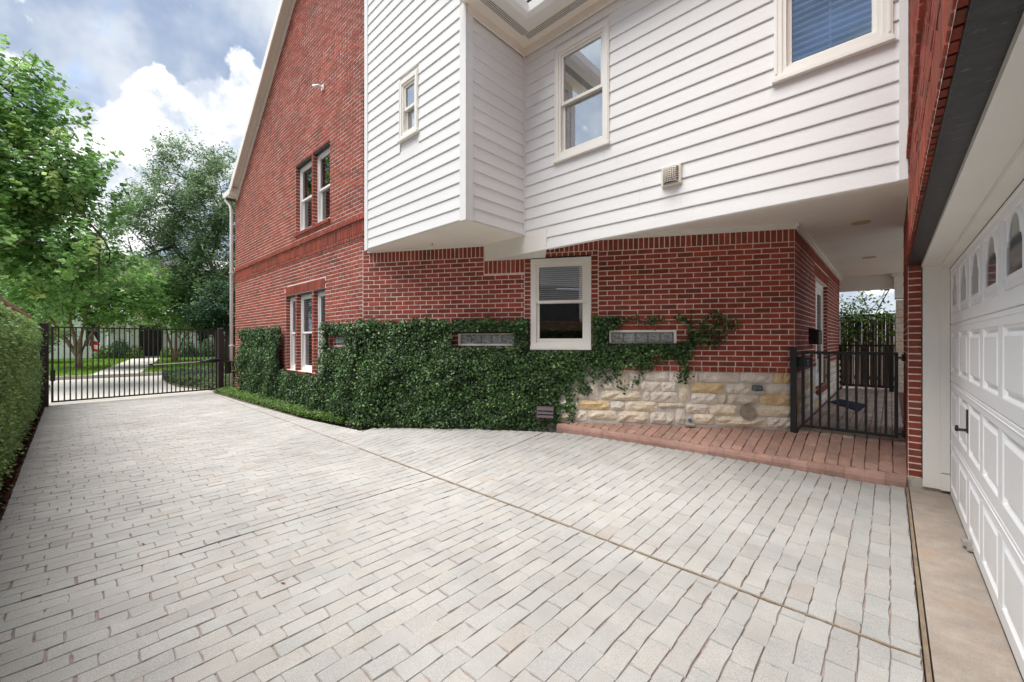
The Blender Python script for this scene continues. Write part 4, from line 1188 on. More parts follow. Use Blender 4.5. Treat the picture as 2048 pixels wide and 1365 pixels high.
# ------------------------------------------------------------------ leaves
def leaf_mesh(name, P, NRM, size, tint, m, parent=None, aspect=.62, fold=.18, kind=None, loc=None, AX=None):
    """one folded kite per leaf: P points, NRM facing, size per leaf, tint per leaf"""
    n = len(P)
    NRM = NRM / np.maximum(np.linalg.norm(NRM, axis=1, keepdims=True), 1e-6)
    if AX is None: AX = NR.normal(size=(n, 3))
    A = AX - NRM * np.sum(AX * NRM, axis=1, keepdims=True)
    A /= np.maximum(np.linalg.norm(A, axis=1, keepdims=True), 1e-6)
    B = np.cross(NRM, A)
    s = size[:, None]
    v = np.empty((n, 4, 3))
    v[:, 0] = P - A * s * .5
    v[:, 1] = P + B * s * aspect * .5 + NRM * s * fold * .5 - A * s * .05
    v[:, 2] = P + A * s * .5
    v[:, 3] = P - B * s * aspect * .5 + NRM * s * fold * .5 - A * s * .05
    i = np.arange(n)[:, None] * 4
    f = np.concatenate([i + np.array([[0, 1, 2]]), i + np.array([[0, 2, 3]])], axis=1).reshape(-1, 3)
    t = np.repeat(tint, 4, axis=0)
    return mesh_obj(name, v.reshape(-1, 3), f, m, t, parent, False, kind, loc)
def leaf_tint(n, cols, wts, var=.22):
    c = np.array(cols)[NR.choice(len(cols), n, p=np.array(wts) / sum(wts))]
    return np.clip(c * NR.uniform(1 - var, 1 + var, (n, 1)), 0, 1).astype(np.float32)
def bump2(a, b, s=1.0):
    return (np.sin(a * 3.1 * s + 1.3 * np.sin(b * 2.3 * s)) + np.sin(b * 3.7 * s + 1.7 + np.sin(a * 4.1 * s)) + .6 * np.sin(a * 9.7 * s + b * 7.1 * s) + .5 * np.sin(b * 12.3 * s - a * 5.9 * s)) / 3.1
IVY = ([.020, .052, .016], [.045, .105, .027], [.095, .185, .047], [.20, .31, .10])
IVW = (4, 4, 2.2, .7)
ivy = thing('climbing_fig', 'dense dark green climbing fig clipped level on the lower brick walls', 'climbing plant', (-6.3, 3.1, 0))
def plant_sheet(fr, mask, u0, u1, z0, z1, count, thick, cell=.07):
    """a lumpy stem mat under the mask and leaves over it"""
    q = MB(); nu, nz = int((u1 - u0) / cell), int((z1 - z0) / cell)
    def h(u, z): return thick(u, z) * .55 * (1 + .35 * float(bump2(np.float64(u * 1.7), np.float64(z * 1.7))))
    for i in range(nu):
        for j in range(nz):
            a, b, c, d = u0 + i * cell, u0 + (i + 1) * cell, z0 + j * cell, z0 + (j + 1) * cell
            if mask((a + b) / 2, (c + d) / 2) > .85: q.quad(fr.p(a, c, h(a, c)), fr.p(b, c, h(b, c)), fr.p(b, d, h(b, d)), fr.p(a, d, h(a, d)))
    U = NR.uniform(u0, u1, count * 3); Z = NR.uniform(z0, z1, count * 3)
    keep = np.array([NR.random() < mask(u, z) for u, z in zip(U, Z)])
    U, Z = U[keep][:count], Z[keep][:count]
    n = len(U)
    T = np.array([thick(u, z) for u, z in zip(U, Z)]) * np.clip(.35 + Z / .5, 0, 1)
    lump_ = bump2(U * 1.7, Z * 1.7)
    D = T * (.62 + .55 * lump_ + .28 * NR.random(n) + .5 * (NR.random(n) > .93)) + .012
    P = np.array([fr.p(u, z, d) for u, z, d in zip(U, Z, D)])
    nv = np.array([fr.n.x, fr.n.y, .35])
    return q, P, np.tile(nv, (n, 1)) + NR.normal(0, .55, (n, 3)), n
def mask_gable(u, z):
    x = u - 14
    if x < -12.98 + .1 * math.sin(z * 5) or x > -6.2: return 0
    top = 1.745 + .022 * math.sin(u * 5) + .02 * math.sin(u * 23) + rng.uniform(-.02, .035)
    if z > top: return 0
    if LW[0] - .03 < u < LW[1] + .10: return 1.0 if z < LW[2] - .02 + .03 * math.sin(u * 9) else 0
    if GB0[0] - .04 < u < GB0[1] - .05 and GB0[2] - .05 < z < GB0[3] + .02: return 0
    return 1.0
def mask_c(s_, z):
    if s_ < 0 or s_ > 5.7: return 0
    top = 1.75 + .02 * math.sin(s_ * 7) + .018 * math.sin(s_ * 27) + rng.uniform(-.02, .035)
    j = .045 * math.sin(s_ * 13 + z * 9) + .03 * math.sin(s_ * 31)
    if s_ < 2.74:
        if z > top: return 0
        if G1[0] - .05 < s_ < G1[1] and G1[2] - .015 < z < G1[3] + .012: return 0
        if CW[0] - .03 < s_: return 1 if z < CW[2] + .02 else 0
        return 1.0
    if s_ < 3.66:
        if z > CW[2] - .02: return 0
        low = .05 if s_ < 3.18 else .30 + (s_ - 3.18) * 1.0
        if z < low + j: return 0
        if 2.86 < s_ < 3.15 and .33 < z < .53: return 0
        if z < low + .35 and s_ > 2.85:            # thin, with the stone showing through
            return .55 if math.sin(s_ * 21 + z * 11) + math.sin(z * 27) > -.2 else .10
        return 1.0
    if s_ < 4.02:
        if z > 1.78 + j * .4: return 0
        if z > 1.60 or s_ < 3.87 or z < 1.39:
            low = .82 + (s_ - 3.6) * .55 + j
            return 0 if z < low else (1.0 if z > low + .12 else .5)
        return 0
    if s_ < 5.0:
        if 1.40 < z: return 0
        low = 1.02 + (s_ - 4.0) * .20 + j
        return 0 if z < low else (.95 if z > low + .1 else .45)
    return 0
thick_g = lambda u, z: .13 + .05 * (1.75 - min(z, 1.75)) if u > 4.2 else .15 + .04 * (1.75 - min(z, 1.75))
def thick_c(s_, z):
    if s_ > 2.3: return max(.075, .16 - (s_ - 2.3) * .14)
    return .14 + .05 * (1.76 - min(z, 1.76))
q1, Pa, Na, na = plant_sheet(FG, mask_gable, .6, 7.85, .0, 1.80, 33000, thick_g)
q2, Pb, Nb, nb = plant_sheet(FC, mask_c, -.1, 5.2, .02, 1.80, 36000, thick_c)
q1.v += []; base = len(q1.v)
q1.f += [tuple(base + i for i in f) for f in q2.f]; q1.v += q2.v; q1.t += q2.t
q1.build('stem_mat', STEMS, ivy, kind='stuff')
# straggling runners over the brick and the limestone on the right
RUN = [[(4.80, 1.36), (5.0, 1.42), (5.15, 1.56), (5.28, 1.66), (5.45, 1.70)], [(4.95, 1.42), (4.93, 1.60), (4.95, 1.77)], [(4.95, 1.45), (5.12, 1.48), (5.3, 1.55), (5.52, 1.66)],
       [(4.9, 1.4), (5.05, 1.60), (5.15, 1.76), (5.35, 1.77)], [(5.05, 1.42), (5.25, 1.42), (5.35, 1.5)], [(4.7, 1.35), (4.85, 1.25), (4.87, 1.08), (4.78, .93)], [(4.87, 1.1), (4.90, .98), (4.84, .95)],
       [(4.3, 1.15), (4.32, .99), (4.28, .90), (4.2, .86)], [(3.95, 1.0), (4.02, .86), (4.1, .78)], [(3.9, .95), (3.80, .84)], [(4.0, 1.76), (4.25, 1.735), (4.5, 1.71)], [(4.4, 1.72), (4.62, 1.74)], [(4.0, 1.72), (4.06, 1.68)], [(3.25, .50), (3.42, .42), (3.36, .32)], [(3.05, .60), (3.12, .42), (3.2, .22)], [(2.88, .56), (3.15, .58)], [(4.75, 1.74), (4.9, 1.75)]]
rp, q = [], MB()
for li in RUN:
    pts = [FC.p(a, b, .018) for a, b in li]; q.tube(pts, .004, 4)
    dense = 1.0 if li[0][0] > 4.65 else .8
    for (a, b), (c, d) in zip(li[:-1], li[1:]):
        ln = math.hypot(c - a, d - b)
        for k in range(int(ln * 210 * dense)):
            t_ = rng.random(); rp.append(FC.p(a + (c - a) * t_ + rng.gauss(0, .034), b + (d - b) * t_ + rng.gauss(0, .034), .03 + rng.random() * .05))
q.build('runner', STEMS, ivy, kind='stuff')
rp = np.array(rp); nr_ = len(rp)
Pall = np.concatenate([Pa, Pb, rp]); Nall = np.concatenate([Na, Nb, np.tile([FC.n.x, FC.n.y, .2], (nr_, 1)) + NR.normal(0, .5, (nr_, 3))])
n = len(Pall)
tn = leaf_tint(n, IVY, IVW)
tn = np.clip(tn * (1 + .35 * bump2(Pall[:, 0] * 2.3, Pall[:, 2] * 2.9))[:, None], .01, 1).astype(np.float32)
leaf_mesh('foliage', Pall, Nall, NR.uniform(.022, .054, n), tn, IVYLEAF, ivy, aspect=.72, fold=.25, kind='stuff')

# hedge against the garden wall
hedge = thing('clipped_hedge', 'tall clipped green hedge growing against the garden wall on the left', 'hedge', (-7, -.5, 0))
HEG = ([.13, .25, .07], [.22, .37, .10], [.33, .50, .16], [.48, .60, .24])
def hedge_pts(n, x0, x1):
    X = NR.uniform(x0, x1, n); S = NR.uniform(0, 1, n)
    Z = np.where(S < .86, S / .86 * 1.80, 1.80); top = S >= .86
    lum = bump2(X * 1.4, Z * 2.1)
    Y = -.50 + .075 * lum + .07 * (NR.random(n) > .95) - .05 * np.clip(1 - Z / .25, 0, 1) + NR.uniform(-.06, .05, n) - .07 * np.clip((Z - 1.55) / .25, 0, 1)
    Y = np.where(top, NR.uniform(-.60, -.50, n), Y)
    Z = np.where(top, 1.78 + .05 * bump2(X * 2, Y * 9) + NR.uniform(-.03, .06, n), Z)
    Nn = np.where(top[:, None], np.array([0, .4, 1.0]), np.array([.1, 1.0, .45])) + NR.normal(0, .6, (n, 3))
    return np.stack([X, Y, Z], 1), Nn
Pn, Nn_ = hedge_pts(62000, -13.75, -3.0)
Pf, Nf = hedge_pts(9000, -3.0, 2.6)
PP = np.concatenate([Pn, Pf]); NN = np.concatenate([Nn_, Nf]) * .8 + np.array([.05, -.1, .75])
leaf_mesh('foliage', PP, NN, NR.uniform(.026, .052, len(PP)), leaf_tint(len(PP), HEG, (3, 4, 3, 1.2)), LEAF, hedge, aspect=.6, fold=.2, kind='stuff')
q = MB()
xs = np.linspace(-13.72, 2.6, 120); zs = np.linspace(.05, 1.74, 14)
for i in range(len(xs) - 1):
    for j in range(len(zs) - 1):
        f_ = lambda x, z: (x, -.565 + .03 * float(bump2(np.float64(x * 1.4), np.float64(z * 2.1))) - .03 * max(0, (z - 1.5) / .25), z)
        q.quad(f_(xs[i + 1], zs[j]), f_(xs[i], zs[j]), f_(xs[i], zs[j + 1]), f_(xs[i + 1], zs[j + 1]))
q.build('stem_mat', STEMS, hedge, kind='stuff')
# low ground cover in front of the gable ivy
n = 9000
X = NR.uniform(-13.85, -6.6, n); fy = np.array([drive_back(x) for x in X])
Y = fy + .02 + NR.random(n) ** 1.2 * np.clip(3.05 - fy, .05, None)
Z = np.array([ground_z(x, y) for x, y in zip(X, Y)]) + .02 + NR.random(n) * .09 + np.clip(Y - fy, 0, .3) * .25
gc = leaf_mesh('ground_cover', np.stack([X, Y, Z], 1), np.tile([0, -.35, 1.0], (n, 1)) + NR.normal(0, .45, (n, 3)), NR.uniform(.03, .06, n),
               leaf_tint(n, ([.075, .17, .03], [.13, .25, .045], [.20, .29, .07], [.26, .22, .10]), (3, 4, 1.6, .4)), LEAF, kind='stuff')
gc['label'] = 'bright low ground cover between the driveway and the fig'
# mulch chips
n = 5000
X = NR.uniform(-13.6, -2.5, n); Y = -.395 - NR.random(n) * .12
leaf_mesh('mulch_chips', np.stack([X, Y, .012 + NR.random(n) * .03], 1), np.tile([0, 0, 1.0], (n, 1)) + NR.normal(0, .5, (n, 3)), NR.uniform(.02, .06, n),
          leaf_tint(n, ([.16, .075, .05], [.26, .14, .09], [.09, .05, .04]), (3, 2, 2)), DRYLEAF, aspect=.35, kind='stuff')

# ------------------------------------------------------------------ beyond the gate
mb = MB()
mb.quad((-22.6, -60, .0), (-14.3, -60, .0), (-14.3, 80, .0), (-22.6, 80, .0))
mb.quad((-14.3, -.42, -.004), (-13.85, -.42, -.004), (-13.85, 2.75, -.004), (-14.3, 2.75, -.004))
o = mb.build('street', ROAD); o['kind'] = 'structure'; o['label'] = 'pale concrete lane crossing beyond the driveway gate'
mb = MB(); mb.box(-22.75, -22.6, -60, .55, -.1, .13); mb.box(-22.75, -22.6, 1.9, 80, -.1, .13); mb.box(-22.75, -22.6, .55, 1.9, -.1, .125)
o = mb.build('kerb', CONC); o['kind'] = 'structure'; o['label'] = 'grey concrete kerb in front of the lawn'
mb = MB()
yl = np.linspace(-40, 70, 56); xl = np.linspace(-41, -22.75, 12)
def lawn_z(x): return .12 + (-22.75 - x) * .008
for a, b in zip(yl[:-1], yl[1:]):
    for c, d in zip(xl[:-1], xl[1:]):
        mb.quad((c, a, lawn_z(c)), (d, a, lawn_z(d)), (d, b, lawn_z(d)), (c, b, lawn_z(c)))
o = mb.build('lawn', GRASS); o['kind'] = 'structure'; o['label'] = 'bright mown lawn before the white house'
n = 30000
X = NR.uniform(-39, -22.8, n); Y = NR.uniform(-4, 12, n)
keep = ~((Y > .45 + (-22.75 - X) * .155) & (Y < 2.0 + (-22.75 - X) * .155)); X, Y = X[keep], Y[keep]; n = len(X)
leaf_mesh('grass_blades', np.stack([X, Y, lawn_z(X) + .03 + NR.random(n) * .02], 1), np.stack([NR.normal(0, 1, n), NR.normal(0, 1, n), np.full(n, .9)], 1), NR.uniform(.08, .16, n),
          leaf_tint(n, ([.15, .29, .025], [.22, .37, .035], [.10, .22, .02]), (3, 2, 2)), LEAF, aspect=.2, kind='stuff')
mb = MB()
for a, b in zip(np.linspace(-38.6, -22.6, 10)[:-1], np.linspace(-38.6, -22.6, 10)[1:]):
    f0 = lambda x: .50 + (-22.75 - x) * .155
    f1 = lambda x: 1.95 + (-22.75 - x) * .155
    mb.quad((a, f0(a), lawn_z(a) + .012), (b, f0(b), lawn_z(b) + .012), (b, f1(b), lawn_z(b) + .012), (a, f1(a), lawn_z(a) + .012))
o = mb.build('path', ROAD); o['kind'] = 'structure'; o['label'] = 'pale path across the lawn to the dark front door'
# verge left of the lane and planted bed right of it
mb = MB(); mb.prism([(-19.2, -.46), (-21.0, -3), (-14.3, -3), (-14.1, -.46)][::-1], -.1, .03); o = mb.build('verge', GRASS); o['kind'] = 'structure'; o['label'] = 'grass verge just beyond the left gate post'
n = 5000
X = NR.uniform(-19.4, -14.2, n); Y = -.44 - NR.random(n) * 1.2
leaf_mesh('grass_blades', np.stack([X, Y, np.full(n, .05) + NR.random(n) * .03], 1), np.stack([NR.normal(0, 1, n), NR.normal(0, 1, n), np.full(n, .8)], 1), NR.uniform(.05, .12, n),
          leaf_tint(n, ([.15, .29, .025], [.22, .37, .035], [.10, .22, .02]), (3, 2, 2)), LEAF, aspect=.2, kind='stuff')
mb = MB(); mb.prism([(-14.3, 2.86), (-16.4, 2.30), (-18.4, 2.25), (-20.4, 2.35), (-21.8, 3.0), (-22.3, 4.2), (-22.2, 9), (-14.3, 9)][::-1], -.1, .05); o = mb.build('garden_bed', SOIL); o['kind'] = 'structure'; o['label'] = 'planted bed beside the lane to the right of the gate'
n = 14000
X = NR.uniform(-22.0, -14.4, n); Y0 = np.interp(X, [-22.2, -21.8, -20.4, -18.4, -16.4, -14.3], [4.0, 3.0, 2.38, 2.28, 2.33, 2.9])
Y = Y0 + NR.random(n) ** 1.5 * 2.6
hh = .16 + .12 * (bump2(X * .8, Y * .8) > -.1) + .06 * bump2(X * 2, Y * 2)
far = (X < -18.6)[:, None]
tA = leaf_tint(n, ([.035, .075, .035], [.055, .11, .045], [.09, .15, .06]), (3, 3, 1)); tB = leaf_tint(n, ([.06, .12, .03], [.11, .19, .045], [.17, .24, .08]), (3, 3, 2))
o = leaf_mesh('ground_cover', np.stack([X, Y, .05 + NR.random(n) * hh], 1), np.tile([.3, -.5, 1.0], (n, 1)) + NR.normal(0, .5, (n, 3)), NR.uniform(.06, .12, n), np.where(far, tA, tB), LEAF, kind='stuff')
o['label'] = 'two-tone low planting in the bed right of the gate'

# ------------------------------------------------------------------ trees
def gauss3(n): return NR.normal(size=(n, 3))
def tree(name, label, base, limbs, blobs, ntw, per, lsize, cols, wts, m_bark=BARK, twl=(.5, 1.1), up=.5, spread=.10, gap=.0, aspect=.7, cat='tree', group=None, twigs=60, grain=1.0):
    t = thing(name, label, cat, base, group)
    q = MB()
    for pts, r0, r1 in limbs:
        k = len(pts); q.tube(pts, [r0 + (r1 - r0) * i / (k - 1) for i in range(k)], 7)
    # crown: twig origins gather near the skin of each blob, in clumps
    vol = np.array([b[1][0] * b[1][1] * b[1][2] for b in blobs]) ** .75
    cnt = NR.multinomial(ntw, vol / vol.sum())
    P, Nn, S, AX, TI = [], [], [], [], []
    ends = [Vector(p) for l in limbs for p in l[0][-3:]]
    segs = 0
    for (c, r), k in zip(blobs, cnt):
        c = np.array(c); r = np.array(r)
        d = gauss3(k * 3); d /= np.linalg.norm(d, axis=1, keepdims=True)
        rad = NR.random(k * 3) ** .42
        o_ = c + d * r * rad[:, None]
        cl = bump2(o_[:, 0] * grain + o_[:, 2] * .7 * grain, o_[:, 1] * grain - o_[:, 2] * .5 * grain)
        o_ok = cl > gap + NR.normal(0, .15, k * 3)
        o_, d = o_[o_ok][:k], d[o_ok][:k]
        k = len(o_)
        tint_tw = leaf_tint(k, cols, wts, .18)
        dirs = d * .75 + gauss3(k) * .35 + np.array([0, 0, up]); dirs /= np.linalg.norm(dirs, axis=1, keepdims=True)
        ln = NR.uniform(*twl, k)
        for j in range(k):
            tt = NR.random(per)
            pts = o_[j] + dirs[j] * (tt * ln[j])[:, None] + gauss3(per) * spread * (1.15 - .5 * tt)[:, None]
            pts[:, 2] -= .06 * tt * ln[j]
            P.append(pts); Nn.append(gauss3(per) * .5 + np.array([0, 0, 1.0]) + d[j] * .45)
            S.append(NR.uniform(lsize[0], lsize[1], per)); AX.append(np.tile(dirs[j], (per, 1)) + gauss3(per) * .8)
            TI.append(np.clip(tint_tw[j] * NR.uniform(.75, 1.3, (per, 1)), 0, 1))
            if segs < twigs and j % max(1, ntw // max(twigs, 1)) == 0:
                segs += 1
                a = Vector(o_[j]); e = min(ends, key=lambda p: (p - a).length) if ends else Vector(base)
                mid = (a + e) / 2 + Vector((rng.uniform(-.25, .25), rng.uniform(-.25, .25), rng.uniform(-.1, .3)))
                q.tube([e, mid, a, a + Vector(dirs[j]) * ln[j]], [.035, .022, .012, .005], 4)
    q.build('trunk', m_bark, t, smooth=True)
    leaf_mesh('crown', np.concatenate(P), np.concatenate(Nn), np.concatenate(S), np.concatenate(TI).astype(np.float32), LEAF, t, aspect=aspect, fold=.22, kind=None, AX=np.concatenate(AX))
    return t
MAPLE = ([.13, .27, .07], [.20, .37, .10], [.30, .48, .15], [.44, .56, .20])
tree('maple_tree', 'tall bright green maple tree at the upper left rising over the hedge', (-20.6, -2.1, 0),
     [([(-20.7, -2.2, 0), (-20.66, -2.1, 1.2), (-20.44, -1.89, 3.94), (-20.21, -1.68, 4.55), (-19.88, -1.37, 6.08), (-19.82, -1.32, 7.61), (-19.71, -1.21, 9.0)], .16, .02),
      ([(-20.21, -1.68, 4.3), (-19.76, -1.26, 4.93), (-19.32, -.85, 5.77), (-18.75, -.33, 7.0), (-18.3, .09, 7.8)], .07, .012),
      ([(-20.3, -1.7, 4.1), (-19.67, -1.45, 4.5), (-19.0, -.84, 4.2), (-18.2, -.12, 4.35), (-17.46, .6, 4.65)], .06, .012),
      ([(-20.3, -1.8, 4.6), (-20.0, -1.9, 6.5), (-19.9, -1.9, 8.4)], .05, .01)],
     [((-19.9, -1.35, 7.3), (1.7, 1.7, 2.6)), ((-19.4, -.55, 6.2), (1.6, 1.5, 1.7)), ((-18.9, -.1, 5.6), (1.3, 1.2, 1.0)), ((-19.6, -1.2, 4.5), (2.2, 1.7, 1.0)), ((-18.6, -.2, 3.6), (2.0, 1.7, .95)), ((-20.2, -1.6, 9.3), (.8, .9, 1.0))],
     820, 32, (.10, .20), MAPLE, (3, 4, 3, .8), twl=(.6, 1.3), up=.8, spread=.10, gap=.2, aspect=.85, twigs=90)
OAK = ([.095, .17, .080], [.145, .235, .105], [.21, .32, .15], [.31, .41, .21])
tree('oak_tree', 'spreading dark limbed live oak behind the gate next to the gable', (-28.9, 5.95, 0),
     [([(-28.85, 6.0, 0), (-28.89, 5.95, 1.23), (-29.15, 5.71, 3.87), (-29.2, 5.67, 4.31)], .30, .22),
      ([(-29.2, 5.67, 4.23), (-29.65, 5.26, 4.99), (-30.08, 4.86, 5.93), (-30.62, 4.36, 6.52), (-30.9, 4.1, 7.05), (-30.98, 4.02, 7.46)], .17, .11),
      ([(-30.9, 4.1, 7.05), (-31.04, 3.29, 6.56), (-31.88, 2.51, 6.07)], .08, .03),
      ([(-29.15, 5.71, 4.17), (-28.83, 6.01, 5.05), (-28.64, 6.19, 5.4), (-29.22, 5.65, 5.64), (-29.37, 5.51, 6.22), (-29.11, 5.75, 6.9), (-28.9, 6.1, 9.0)], .16, .05),
      ([(-26.6, 6.7, 4.7), (-26.97, 6.38, 4.84), (-27.59, 5.8, 5.12), (-28.0, 5.42, 5.52), (-28.1, 5.32, 6.2)], .09, .05), ([(-29.0, 5.9, 3.6), (-27.9, 6.6, 4.2), (-26.6, 6.7, 4.7)], .11, .09),
      ([(-30.0, 4.95, 5.9), (-29.94, 5.67, 5.6), (-30.16, 5.47, 6.32), (-29.9, 5.6, 7.6)], .06, .03),
      ([(-30.98, 4.02, 7.4), (-31.6, 4.2, 8.0), (-31.9, 4.23, 8.56), (-31.78, 4.64, 9.02), (-31.72, 4.7, 9.8), (-31.2, 4.9, 11.2)], .11, .04),
      ([(-30.98, 4.02, 7.4), (-32.23, 3.9, 7.71), (-32.79, 3.71, 8.1), (-33.24, 3.29, 8.6)], .09, .04)],
     [((-30.8, 4.7, 9.4), (2.9, 2.7, 2.6)), ((-30.0, 6.4, 9.6), (2.8, 2.4, 3.0)), ((-31.6, 2.9, 8.2), (2.0, 1.9, 1.6)), ((-29.2, 6.6, 6.2), (2.4, 2.2, 1.8)), ((-30.4, 4.6, 6.1), (2.3, 1.6, 1.3)), ((-28.2, 5.6, 3.6), (1.8, 1.5, 1.3)), ((-29.6, 5.4, 4.6), (2.0, 1.4, 1.2)), ((-30.6, 5.0, 12.2), (1.6, 1.5, .9))],
     1650, 32, (.11, .21), OAK, (3, 4, 3, 1.2), twl=(.5, 1.2), up=.5, spread=.15, gap=.2, aspect=.45, twigs=90, grain=.9)
MYR = ([.14, .28, .085], [.21, .38, .11], [.32, .49, .16], [.50, .46, .18])
tree('crape_myrtle', 'multi-stemmed crape myrtle left of the path, seen through the gate', (-27.7, .24, .1),
     [([(-27.7, .24, .1), (-27.74, .21, .75), (-28.16, -.18, 1.55), (-28.6, -.6, 2.4), (-28.9, -1.0, 3.4)], .12, .03), ([(-27.72, .24, .1), (-27.74, .21, .75), (-27.82, .13, 1.51), (-27.99, -.03, 2.4), (-28.0, 0, 3.6)], .12, .03),
      ([(-27.66, .28, .1), (-27.66, .28, .75), (-27.45, .48, 1.39), (-26.97, .92, 2.3), (-26.7, 1.2, 3.4)], .11, .03), ([(-27.7, .2, .1), (-27.74, .21, .69), (-27.65, .29, 1.51), (-27.48, .45, 2.4), (-27.3, .6, 3.6)], .11, .03)],
     [((-27.9, .1, 3.55), (2.2, 2.0, 1.0)), ((-27.4, .7, 4.4), (2.2, 2.1, 1.1)), ((-26.9, 1.3, 3.1), (1.5, 1.3, .7)), ((-28.0, -.9, 4.1), (1.8, 1.7, 1.1))],
     640, 28, (.11, .2), MYR, (3, 4, 3, .35), m_bark=PALEBARK, twl=(.5, 1.0), up=.15, spread=.14, gap=-.05, twigs=40)
tree('crape_myrtle', 'slimmer crape myrtle right of the path with thin pale stems', (-31.48, 4.24, .1),
     [([(-31.5, 4.2, .1), (-31.59, 4.14, .78), (-31.74, 4.0, 1.52), (-31.92, 3.84, 2.42), (-32.1, 3.5, 3.4)], .09, .03), ([(-31.45, 4.25, .1), (-31.43, 4.28, .78), (-31.43, 4.28, 1.82), (-31.48, 4.24, 2.72), (-31.5, 4.2, 3.8)], .09, .03),
      ([(-31.42, 4.3, .1), (-31.37, 4.35, .78), (-31.12, 4.57, 1.52), (-30.71, 4.96, 2.28), (-30.4, 5.3, 3.4)], .085, .03)],
     [((-31.8, 3.9, 3.6), (1.9, 1.9, .9)), ((-31.2, 4.4, 4.5), (2.3, 2.3, 1.1)), ((-30.8, 4.9, 3.0), (1.4, 1.4, .7))],
     520, 28, (.12, .22), MYR, (3, 4, 3, .9), m_bark=PALEBARK, twl=(.5, 1.0), up=.15, spread=.15, gap=-.02, twigs=40)
tree('garden_tree', 'dark bushy tree filling the gap between the gate post and the downspout', (-25.2, 5.6, 0), [([(-25.2, 5.6, 0), (-25.1, 5.5, 1.0), (-25.2, 5.5, 2.4), (-25.0, 5.3, 3.4)], .09, .03), ([(-25.2, 5.6, .3), (-25.5, 5.2, 1.4), (-25.4, 5.1, 2.6)], .07, .03)],
     [((-25.0, 5.6, 3.1), (1.3, 1.2, 1.1)), ((-25.7, 4.9, 2.7), (1.0, .9, .7))], 330, 34, (.08, .15), ([.025, .065, .03], [.04, .095, .04], [.07, .14, .055]), (3, 3, 1), twl=(.4, .8), up=.1, spread=.14, gap=-.1, twigs=20)
tree('small_tree', 'yellow-green young tree at the far left edge of the lawn', (-34.5, -1.7, .2), [([(-34.5, -1.7, .1), (-34.5, -1.7, 1.0), (-34.4, -1.6, 2.2)], .07, .03), ([(-34.5, -1.7, .3), (-35.0, -1.3, 1.2)], .05, .02), ([(-34.5, -1.7, .3), (-34.2, -2.2, 1.3)], .05, .02)],
     [((-34.5, -1.6, 2.2), (1.5, 1.4, 1.1))], 260, 26, (.10, .18), ([.13, .22, .05], [.22, .32, .08], [.34, .42, .13]), (3, 3, 1), twl=(.4, .9), up=.2, spread=.15, gap=-.1, twigs=25)
tree('background_tree', 'pale rounded tree far behind the maple at the left', (-52, -6, 0), [([(-52, -6, 0), (-52, -6, 5)], .3, .1)], [((-52, -6.5, 5.5), (5, 5, 2.6)), ((-50, -2.5, 4.6), (3.5, 3.5, 1.8))], 750, 26, (.3, .5), ([.07, .14, .05], [.11, .2, .06], [.17, .26, .09]), (3, 3, 2), twl=(.8, 1.8), up=.3, spread=.4, gap=0, twigs=12, grain=.4)
tree('background_tree', 'green treetop above the roof of the white house', (-56, 9, 0), [([(-56, 9, 0), (-56, 9, 6)], .3, .1)], [((-56, 9, 7.5), (5.5, 5.5, 2.6)), ((-55, 3, 6.0), (4, 4, 2.0))], 750, 26, (.3, .5), ([.06, .12, .04], [.10, .18, .055], [.15, .24, .08]), (3, 3, 2), twl=(.8, 1.8), up=.3, spread=.4, gap=0, twigs=12, grain=.4)

# ------------------------------------------------------------------ white house across the lawn
wh = thing('white_house', 'white boarded house with columned porch and dark doorway across the lawn', 'house', (-41, 4, .2))
FWH = Frame((-41.0, -6.0), (0, 1))              # faces +x; u = y + 6
q = MB()
hw_ = [(6.6, 7.5, 1.0, 2.9), (9.35, 10.85, .2, 2.75), (12.9, 13.8, .9, 2.7), (14.8, 15.7, .9, 2.7), (2.2, 3.4, 1.0, 2.7)]
for k in range(26):
    z0 = .1 + k * .24
    for a, b in [iv for iv in (lambda ivs: ivs)([(0, 24)])]:
        ivs = [(a, b)]
        for h in hw_:
            if z0 + .12 > h[2] and z0 + .12 < h[3]: ivs = subtract(ivs, h[:2])
        for p, q_ in ivs: fbox(q, FWH, p, q_, z0, z0 + .232, -.1, .02, (1, 1, 1))
q.build('wall', FARWHITE, wh)
for i, h in enumerate(hw_):
    q = MB(); ring(q, FWH, h[0], h[1], h[2], h[3], .10, -.06, .05); o = q.build('door' if i == 1 else 'window', FARWHITE, wh)
    q = MB(); fbox(q, FWH, h[0] + .1, h[1] - .1, h[2] + .1, h[3] - .1, -.12, -.08); q.build('pane', DARK if i != 1 else BLACKM, o)
for u in (7.75, 8.75, 10.95, 11.6, 12.3, 14.3, 16.0, 17.8):
    q = MB(); c = FWH.p(u, 0, 2.0)
    q.box(c[0] - .13, c[0] + .13, c[1] - .13, c[1] + .13, .1, .35); q.tube([(c[0], c[1], .35), (c[0], c[1], 2.8)], [.10, .085], 10); q.box(c[0] - .13, c[0] + .13, c[1] - .13, c[1] + .13, 2.8, 2.92)
    q.build('column', FARWHITE, wh)
q = MB(); fbox(q, FWH, 7.2, 18.4, 2.92, 3.25, 0, 2.25); q.build('porch_beam', FARWHITE, wh)
q = MB(); A = [FWH.p(6.9, 3.26, 2.5), FWH.p(18.8, 3.26, 2.5), FWH.p(18.8, 4.2, .0), FWH.p(6.9, 4.2, 0)]; slab4(q, *A, .08); q.build('porch_roof', PIPE, wh)
q = MB(); fbox(q, FWH, 7.2, 9.0, .1, .28, 0, 2.2); fbox(q, FWH, 11.0, 18.4, .1, .28, 0, 2.2); q.build('porch_floor', CONC, wh)
q = MB()
